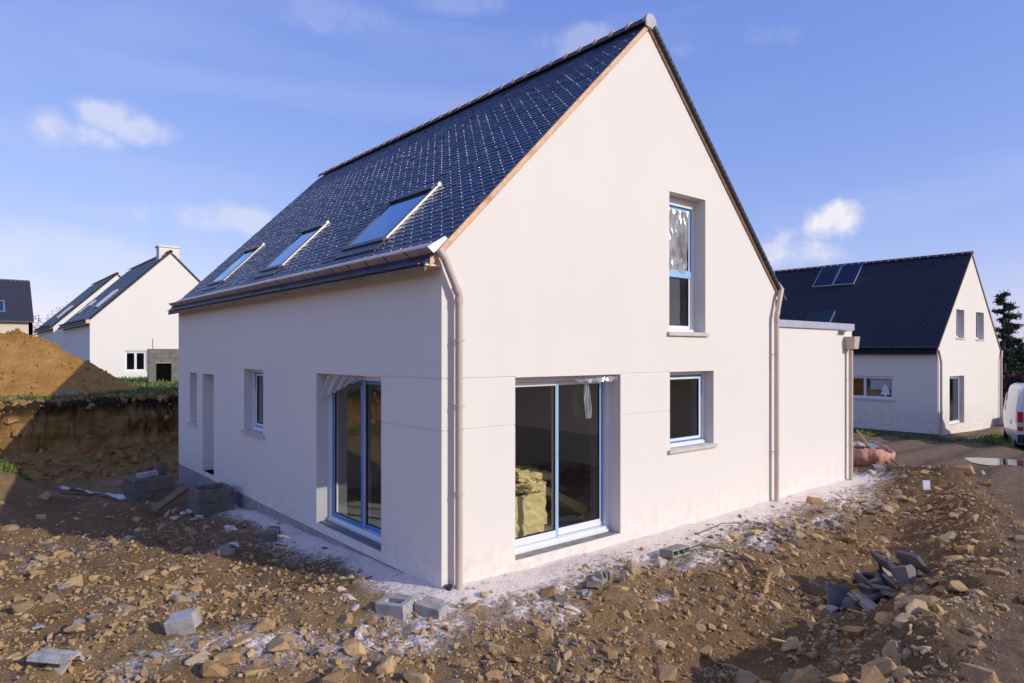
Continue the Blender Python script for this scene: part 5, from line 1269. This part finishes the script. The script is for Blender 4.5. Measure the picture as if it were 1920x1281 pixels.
hv = bpy.data.objects['soil_heap'].data; hp = np.array([v.co for v in hv.vertices]); hp = hp[(hp[:, 2] > 1.15)]; hp = hp[R_.randint(0, len(hp), 1100)] + R_.normal(size=(1100, 3)) * np.array([.02, .02, .0])
instance3('heap_clods', MIDV, hp, np.clip(.022 * (1 + R_.pareto(1.8, len(hp))), .02, .11), MOUND, label='loose clods on the ochre soil heap', cat='clods')
# --- gravel of the track, crumbs, chips
X, Y = scatter_xy(60000, -3, 14, -7.5, 2); sdp = road_sd(X, Y); dc = np.hypot(X - CAMP.x, Y - CAMP.y)
k = (sdp > -.5) & (R_.uniform(0, 1, len(X)) < np.clip(7 / dc, 0, 1) ** 1.5 * .55) & (dc > 2.5); instance('track_gravel', SMALLV, X[k][:9000], Y[k][:9000], np.clip(.007 * (1 + R_.pareto(2.2, k.sum())), .006, .035)[:9000], STONER, label='loose gravel on the dirt track', cat='gravel')
X, Y = scatter_xy(170000, -7, 11, -4.5, 7); dc = np.hypot(X - CAMP.x, Y - CAMP.y)
dwq = np.maximum(np.maximum(-X, X - 10.2), np.maximum(-Y, Y - 11)); k = (road_sd(X, Y) < -.1) & ~inhouse(X, Y) & (dwq > R_.uniform(.4, 1.3, len(X))) & (R_.uniform(0, 1, len(X)) < np.clip(7 / dc, 0, 1) ** 1.3 * .5); instance('soil_clods', SMALLV, X[k][:26000], Y[k][:26000], np.clip(.008 * (1 + R_.pareto(2., k.sum())), .007, .045)[:26000], STONE, label='crumbly earth clods and grit on the building plot', cat='grit')
cn = fbm(X * 1.3 + 8, Y * 1.3, 3); dw = np.maximum(np.maximum(-X, X - 10.2), np.maximum(-Y, Y - 11))
k = (road_sd(X, Y) < .2) & ~inhouse(X, Y) & ((cn > .18) | ((dw < 1.6) & (cn > -.1))) & (R_.uniform(0, 1, len(X)) < np.clip(7 / dc, 0, 1) ** 1.3 * .5)
instance('plaster_crumbs', SMALLV, X[k][:9000], Y[k][:9000], np.clip(.0055 * (1 + R_.pareto(2.2, k.sum())), .004, .028)[:9000], CRUMB, label='white plaster crumbs scattered on the soil', cat='crumbs')
cx, cy = [], []
for (a, b, rx, ry, n) in ((-3.3, 5.4, 1.1, .8, 420), (-2.4, 5.0, .9, .6, 300), (-1.2, 4.2, .9, 1.1, 200), (.2, -1.75, .4, .25, 90), (5.4, -.9, 1.3, .5, 320), (3.6, -1.5, 1.3, .6, 160), (8, -1.2, 1.6, .6, 240), (-2.5, 1.0, 1.6, 1.2, 60), (4.0, -2.7, .8, .5, 140)):
    cx.append(R_.normal(a, rx * .6, n)); cy.append(R_.normal(b, ry * .6, n))
X = np.concatenate(cx); Y = np.concatenate(cy); k = ~inhouse(X, Y); X, Y = X[k], Y[k]
instance('slate_chips', SHV, X, Y, np.clip(.018 * (1 + R_.pareto(2., len(X))), .015, .07), SHARD, sink=.3, tilt=.25, label='dark slate chips and grey shards littering the soil', cat='chips')
# ------------------------------------------------------------------ pieces of concrete
def place(o, x, y, dz=0, rot=(0, 0, 0)):
    o.location = (x, y, h1(x, y) + dz); o.rotation_euler = rot; return o
def channel_piece(label, seed, L=.30, W=.22, rib=2):
    """broken corrugated flank of a hollow block"""
    rg = random.Random(seed); m = MB(); nu, nv = 14, 12; th = .035
    prof = lambda v: .045 * math.cos((v - .5) * math.pi * 1.0) + .012 * math.sin(v * math.pi * 2 * rib)
    top = [[(-L / 2 + L * i / nu + (rg.uniform(-.012, .012) if i in (0, nu) else 0), -W / 2 + W * j / nv, prof(j / nv) + th + .03) for i in range(nu + 1)] for j in range(nv + 1)]
    bot = [[(x, y, z - th) for x, y, z in r] for r in top]
    idx_ = lambda i, j: j * (nu + 1) + i; K = (nu + 1) * (nv + 1)
    V = [p for r in top for p in r] + [p for r in bot for p in r]; F = []
    for j in range(nv):
        for i in range(nu): F += [(idx_(i, j), idx_(i + 1, j), idx_(i + 1, j + 1), idx_(i, j + 1)), (K + idx_(i, j), K + idx_(i, j + 1), K + idx_(i + 1, j + 1), K + idx_(i + 1, j))]
    for i in range(nu): F += [(idx_(i, 0), K + idx_(i, 0), K + idx_(i + 1, 0), idx_(i + 1, 0)), (idx_(i, nv), idx_(i + 1, nv), K + idx_(i + 1, nv), K + idx_(i, nv))]
    for j in range(nv): F += [(idx_(0, j), idx_(0, j + 1), K + idx_(0, j + 1), K + idx_(0, j)), (idx_(nu, j), K + idx_(nu, j), K + idx_(nu, j + 1), idx_(nu, j + 1))]
    m.add(V, F); return m.build('broken_block', CONCL, None, label, 'concrete piece')
o = channel_piece('white corrugated concrete fragment at the bottom left corner', 1, .33, .24); place(o, -3.45, .62, .02, (RAD(-18), RAD(4), RAD(-42)))
def chunk(label, pts2d, t, mat, cat='concrete piece', group=None, name='broken_block'):
    m = MB(); m.prism([(x, y, -t / 2) for x, y in pts2d], (0, 0, t)); me = m.mesh(name, mat, bevel=.008); return link(name, me, None, label, cat, group)
o = chunk('pale grey concrete lump with notched side standing in the left foreground', [(-.13, -.08), (.13, -.10), (.10, .0), (.14, .10), (-.12, .10), (-.10, .0)], .16, CONCL); place(o, -2.47, .62, .055, (RAD(8), RAD(-10), RAD(-30)))
# flat pale shards in the left foreground
for k, (x, y, s, rz) in enumerate(((-3.0, 1.75, .11, .2), (-3.15, 1.65, .10, 1.2), (-2.2, 2.0, .08, 2), (-2.05, 1.85, .09, .5), (-3.45, 1.95, .09, 2.4), (-2.85, .45, .07, 1.0), (-2.75, .32, .08, 2.2), (-3.1, 3.2, .10, .4), (-1.75, 2.6, .07, .9))):
    me = meshof(SHV[k], 'concrete_shard', CONCL); o = link('concrete_shard', me, None, 'thin pale concrete shard lying flat on the soil in the left foreground', 'shard', 'pale shards in the left foreground'); o.scale = (s, s, s); place(o, x, y, .022, (R_.normal() * .15, R_.normal() * .15, rz))
# hollow blocks
def hollow_block(label, L=.5, W=.2, Hh=.2, cells=2, mat=CONC, t=.03, group=None, name='hollow_block'):
    m = MB(); x = -L / 2
    m.box(-L / 2, L / 2, -W / 2, -W / 2 + t, 0, Hh); m.box(-L / 2, L / 2, W / 2 - t, W / 2, 0, Hh)
    for i in range(cells + 1):
        a = -L / 2 + (L - t) * i / cells; m.box(a, a + t, -W / 2 + t, W / 2 - t, .001, Hh - .001)
    return link(name, m.mesh(name, mat, bevel=.004), None, label, 'concrete block', group)
o = hollow_block('grey concrete block at the foot of the near house corner, the left of two', .32, .22, .20, 1, CONCL, .06); place(o, -.66, -.16, -.075, (RAD(4), RAD(-3), RAD(-62)))
o = chunk('grey concrete block at the foot of the near house corner, the right of two', [(-.15, -.11), (.15, -.10), (.14, .04), (.05, .11), (-.15, .10)], .20, CONCL, 'concrete block'); place(o, -.36, -.38, .015, (RAD(6), RAD(4), RAD(-70)))
o = hollow_block('flat hollow block with three square openings half buried by the gable wall', .42, .10, .2, 3, CONC, .022); place(o, 3.2, -.62, .05, (RAD(84), RAD(2), RAD(4)))
o = hollow_block('grey hollow block on the grass at the foot of the soil heap', .5, .2, .2, 2, CONC); place(o, -1.5, 17.0, -.01, (0, RAD(3), RAD(14)))
o = hollow_block('grey hollow block near the orange rubble sack', .4, .2, .2, 2, CONC); place(o, 11.6, .15, .01, (RAD(90), 0, RAD(30)))
# pile of broken blocks on the right
PB = [(4.05, -2.95, .30, (80, 20, 30), .32, .24, .04), (3.85, -2.75, .22, (60, -30, 100), .34, .2, .03), (4.25, -2.80, .42, (35, 40, 10), .34, .30, .035), (4.35, -3.05, .28, (70, 10, 70), .36, .28, .04), (3.55, -2.70, .10, (15, 10, 20), .30, .16, .05), (3.45, -2.90, .06, (8, -6, 60), .34, .12, .06), (3.75, -2.45, .16, (65, 20, -30), .30, .22, .03), (4.15, -2.55, .36, (20, 50, 80), .22, .14, .04), (4.45, -2.70, .34, (50, -40, 40), .26, .2, .035), (3.95, -3.12, .14, (85, 5, -10), .16, .20, .14), (3.35, -2.55, .06, (10, 12, 10), .26, .10, .05), (3.62, -3.10, .05, (5, 5, 95), .22, .12, .04), (2.95, -1.85, .10, (70, 15, 50), .24, .22, .06), (2.95, -3.05, .04, (12, 6, 35), .26, .12, .05), (4.6, -2.45, .2, (30, 30, 0), .28, .2, .03), (4.0, -2.75, .12, (40, -15, 150), .3, .2, .05)]
rgp = random.Random(77)
PB = [q for q in PB if q[0] > 3.3 and q[1] < -2.3][:12] + [(3.95 + rgp.gauss(0, .28), -2.80 + rgp.gauss(0, .16), rgp.uniform(.04, .24), (rgp.uniform(5, 80), rgp.uniform(-40, 40), rgp.uniform(0, 180)), rgp.uniform(.14, .28), rgp.uniform(.10, .18), rgp.uniform(.025, .05)) for _ in range(12)]
ORD = ['leftmost', 'second', 'third', 'fourth', 'fifth', 'sixth', 'seventh', 'eighth', 'ninth', 'tenth', 'eleventh', 'twelfth', 'thirteenth', 'fourteenth', 'fifteenth', 'sixteenth', 'seventeenth', 'eighteenth', 'nineteenth', 'twentieth', 'twenty-first', 'twenty-second', 'twenty-third']
ORD = ORD[:len(PB) - 1] + ['rightmost']
PB.sort(key=lambda q: ((q[0] - CAMP.x) * RGT.x + (q[1] - CAMP.y) * RGT.y) / ((q[0] - CAMP.x) * FWD.x + (q[1] - CAMP.y) * FWD.y))
for k, (x, y, dz, rt, L, W, t) in enumerate(PB):
    rg = random.Random(50 + k); L *= 1.25; W *= 1.25; x += .15; y -= .08
    pts = [(-L / 2, -W / 2), (L / 2 * rg.uniform(.7, 1), -W / 2 * rg.uniform(.8, 1)), (L / 2, W / 2 * rg.uniform(.2, .7)), (L / 2 * rg.uniform(.3, .8), W / 2), (-L / 2 * rg.uniform(.7, 1), W / 2 * rg.uniform(.8, 1))]
    o = chunk('broken grey block slab, ' + ORD[k] + (' ' if k in (0, len(PB) - 1) else ' from the left ') + 'in the dark rubble pile before the gable', pts, t, CONCK if k % 3 else CONC, 'concrete piece', 'broken blocks in the rubble pile'); place(o, x, y, dz * .6, [RAD(a) * .8 for a in rt])
# grey shards along the gable foot
for k in range(26):
    x = [1.1 + .03 * k, 4.2 + .2 * (k % 12), 6.2 + .2 * (k % 10)][k % 3] + R_.uniform(-.2, .2); y = -.78 + R_.uniform(-.25, .12) - (.45 if k % 3 else 0)
    s = R_.uniform(.06, .13); me = meshof(SHV[k % 10], 'block_shard', CONC if k % 2 else CONCD); me.transform(Matrix.Diagonal((1, 1, 2.2, 1)))
    o = link('block_shard', me, None, 'grey block shard in the strip of debris along the gable foot', 'shard', 'grey shards along the gable'); o.scale = (s, s, s); place(o, x, y, .03, (R_.normal() * .45, R_.normal() * .45, R_.uniform(0, 6)))
# three upright block webs
for k in range(3):
    o = chunk('upright grey block web in the row of three along the gable foot', [(-.05, -.05), (.05, -.05), (.055, .03), (.02, .07), (-.05, .06)], .025, CONC, 'concrete piece', 'three block webs'); place(o, 1.68 + .085 * k, -.80 + .02 * k, .04, (RAD(85), 0, RAD(75 + 6 * k)))
# pits by the side wall
z = h1(-.5, 6.75); open_box('concrete_pit', (-.47, 6.75, z - .08), (.62, .62, .50), .06, CONCD, 'open square concrete pit standing against the shaded side wall', 'concrete box')
z = h1(-.85, 9.3); open_box('concrete_pit', (-.95, 9.35, z - .05), (.78, .62, .42), .06, CONCD, 'closed concrete pit with pieces on its lid near the back door', 'concrete box', .15, .07)
o = hollow_block('pale block lying on the lid of the closed concrete pit', .36, .2, .09, 2, CONCL, .05); o.location = (-1.0, 9.25, z + .452); o.rotation_euler = (0, RAD(-3), .2)
o = chunk('upright dark slab standing on the lid of the closed concrete pit', [(-.13, 0), (.13, 0), (.10, .22), (-.13, .30)], .06, CONCD); o.location = (-.72, 9.40, z + .452); o.rotation_euler = (RAD(90), 0, RAD(20))
m = MB(); m.box(-.62, .62, -.07, .07, -.03, .03); me = m.mesh('plank', WOODD, bevel=.006); o = link('plank', me, None, 'old wooden plank leaning beside the open concrete pit', 'plank'); o.location = (-.92, 7.75, h1(-.92, 7.75) + .16); o.rotation_euler = (RAD(14), RAD(-7), RAD(52))
def f_(u, v):
    x = -2.35 + 1.35 * u; y = 10.5 - 1.3 * u + (v - .5) * (.42 - .22 * u); return Vector((x, y, h1(x, y) + .07 + .05 * math.sin(u * 7 + v * 2) + .03 * math.sin(v * 9 + u * 14)))
sheet('fleece_strip', f_, 40, 10, 'white fleece strip crumpled on the ground before the cut bank', plain('white_fleece', (.66, .62, .60), .95, bump=.5), 'fabric')
m = MB(); m.tube([(0, 0, 0), (0, 0, .14)], .022, 8); m.tube([(0, 0, .14), (0, 0, .19)], [.05, .035], 10); me = m.mesh('marker_peg', plain('red_marker', (.55, .02, .03), .5)); o = link('marker_peg', me, None, 'small red marker peg at the foot of the cut bank', 'peg'); place(o, -1.35, 14.0, -.01)
# pale clods by the pit
for k in range(9):
    o = link('render_lump', big_me[STONED.name][k], None, 'pale lump of dried render beside the open concrete pit', 'lump', 'render lumps by the pit'); s = R_.uniform(.05, .11); o.scale = (s, s, s * .8); place(o, -.95 + R_.uniform(-.3, .25), 6.45 + R_.uniform(-.25, .7), .02, (0, 0, R_.uniform(0, 6)))
o = chunk('mossy kerb stone fragment at the foot of the side wall left of the patio door', [(-.3, -.09), (.28, -.08), (.3, .08), (-.28, .1)], .12, CONCD); place(o, -.40, 3.95, .03, (0, RAD(3), RAD(62)))
# sticks, cords, small things
def stick(x, y, L, rz, ry, label, mat=WOODY, r=.012, dz=.03):
    m = MB(); m.box(-L / 2, L / 2, -r * 1.4, r * 1.4, -r * .6, r * .6); o = link('wood_strip', m.mesh('wood_strip', mat, bevel=.002), None, label, 'wood strip'); place(o, x, y, dz, (0, RAD(ry), RAD(rz)))
stick(3.35, -1.95, .34, 15, -32, 'splintered yellow lath sticking up beside the grey block fragment', dz=.10)
stick(3.25, -3.05, .24, 120, -10, 'short yellow lath lying below the broken block pile')
stick(2.35, -2.75, .36, -60, 5, 'thin pale lath on the shaded soil left of the block pile')
stick(-2.15, -.05, .18, 20, 0, 'pinkish wood splinter on the soil in the left foreground', WOOD)
for k, (x, y) in enumerate(((4.9, -.9), (4.55, -.75), (5.6, -.85))): stick(x, y, .2, 20 * k, 3, ['yellow wood chip nearest the flat hollow block in the gable debris', 'yellow wood chip close under the gable wall in the debris', 'yellow wood chip farthest along the gable debris'][k], WOODY, .03)
def cord(pts, r, mat, label):
    P = []
    for a, b in zip(pts[:-1], pts[1:]):
        for i in range(8): t = i / 8; P.append((a[0] + (b[0] - a[0]) * t, a[1] + (b[1] - a[1]) * t, a[2] + (b[2] - a[2]) * t))
    P.append(pts[-1]); P = [(x + .02 * math.sin(i * .5), y + .02 * math.cos(i * .37), h1(x, y) + z + r) for i, (x, y, z) in enumerate(P)]
    m = MB(); m.tube(P, r, 6); m.build('cord', mat, None, label, 'cord', smooth=True)
GRC = plain('green_cord', (.05, .10, .06), .6)
cord([(2.5, -.80, .01), (3.1, -.78, .03), (3.6, -.86, .10), (3.75, -1.25, .08), (3.62, -1.75, .02), (3.5, -2.15, .0)], .009, GRC, 'dark green cord winding across the debris in front of the gable')
cord([(4.1, -.42, .02), (4.7, -.45, .06), (5.4, -.6, .02)], .007, GRC, 'thin green cord on the pale dust under the small square window')
cord([(-1.15, 1.45, .02), (-.9, 1.15, .05), (-.55, 1.0, .02), (-.3, 1.0, .01)], .008, GRC, 'green cord in the shadow left of the house corner')
m = MB(); m.box(-.06, .06, -.015, .015, 0, .18); o = link('foam_offcut', m.mesh('foam_offcut', WHITE, bevel=.004), None, 'small white upright foam offcut on the soil beyond the gable', 'offcut'); place(o, 9.84, -1.5, -.01, (RAD(-8), 0, RAD(-45)))
# orange rubble sack
def sack():
    cx_, cy_ = 12.65, .85; z0 = float(terrain(np.array([cx_]), np.array([cy_]))[0]) - .02
    s = empty('rubble_sack', (cx_, cy_, z0), 'faded orange rubble sack slumped open beside the annex', 'sack')
    om = NT('orange_woven_plastic'); om.set('Base Color', om.ramp(om.noise(5, 5), [(.3, (.66, .27, .17)), (.6, (.80, .42, .31)), (.8, (.85, .58, .48))])); om.set('Roughness', .9); om.set('Specular IOR Level', .2); om.bump(om.noise(11, 6, .7), 1.0, .08); om = om.m
    m = MB(); nu, nv = 56, 16
    def f(u, v):
        a = u * 2 * math.pi; rad = .68 * (1 + .12 * math.sin(2 * a + 1) + .07 * math.sin(5 * a) + .03 * math.sin(11 * a))
        if v < .7: t = v / .7; r = rad * (.86 + .22 * math.sin(t * math.pi * .75)); z = .36 * t * (1 + .18 * math.sin(a * 2 + .6) + .10 * math.sin(a * 3 + 2))
        else: t = (v - .7) / .3; r = rad * (1.0 - .16 * t + .02); z = .36 * (1 + .18 * math.sin(a * 2 + .6) + .10 * math.sin(a * 3 + 2)) * (1 - .35 * t) 
        w = 1 + .035 * math.sin(a * 17 + v * 6)
        return (math.cos(a) * r * 1.15 * w, math.sin(a) * r * 1.0 * w, z + .01 * math.sin(a * 23 + v * 9))
    m.grid(f, nu, nv); link('sack_cloth', m.mesh('sack_cloth', om, smooth=True, recalc=False), s)
    m = MB(); rg = random.Random(3)
    V = []; 
    for k in range(16):
        vf = BIGV[k]; sc = rg.uniform(.10, .2); c = (rg.uniform(-.45, .45), rg.uniform(-.45, .4), rg.uniform(.20, .36)); m.add([(x * sc + c[0], y * sc + c[1], z * sc + c[2]) for x, y, z in vf[0]], vf[1])
    link('rubble_fill', m.mesh('rubble_fill', STONED), s)
    for k, (a, b, r, mt) in enumerate((((-.2, -.75, .02), (.25, .1, .5), .03, WOODD), ((.15, -.8, .0), (.3, .15, .62), .018, WOODD), ((0, -.2, .4), (.35, .25, .72), .02, WOODY))):
        mm = MB(); mm.tube([a, b], r, 6); link('batten', mm.mesh('batten', mt), s)
    mm = MB(); mm.prism([(-.1, -.3, .36), (.2, -.35, .40), (.3, -.05, .46), (0, .0, .47)], (0, 0, .012)); link('green_sheet', mm.mesh('green_sheet', plain('green_board', (.18, .30, .26), .7)), s)
    mm = MB(); mm.tube([(-.55, -.55, .02), (-.4, -.62, .25), (-.25, -.5, .48)], .014, 6); link('strap', mm.mesh('strap', WOODD), s)
sack()
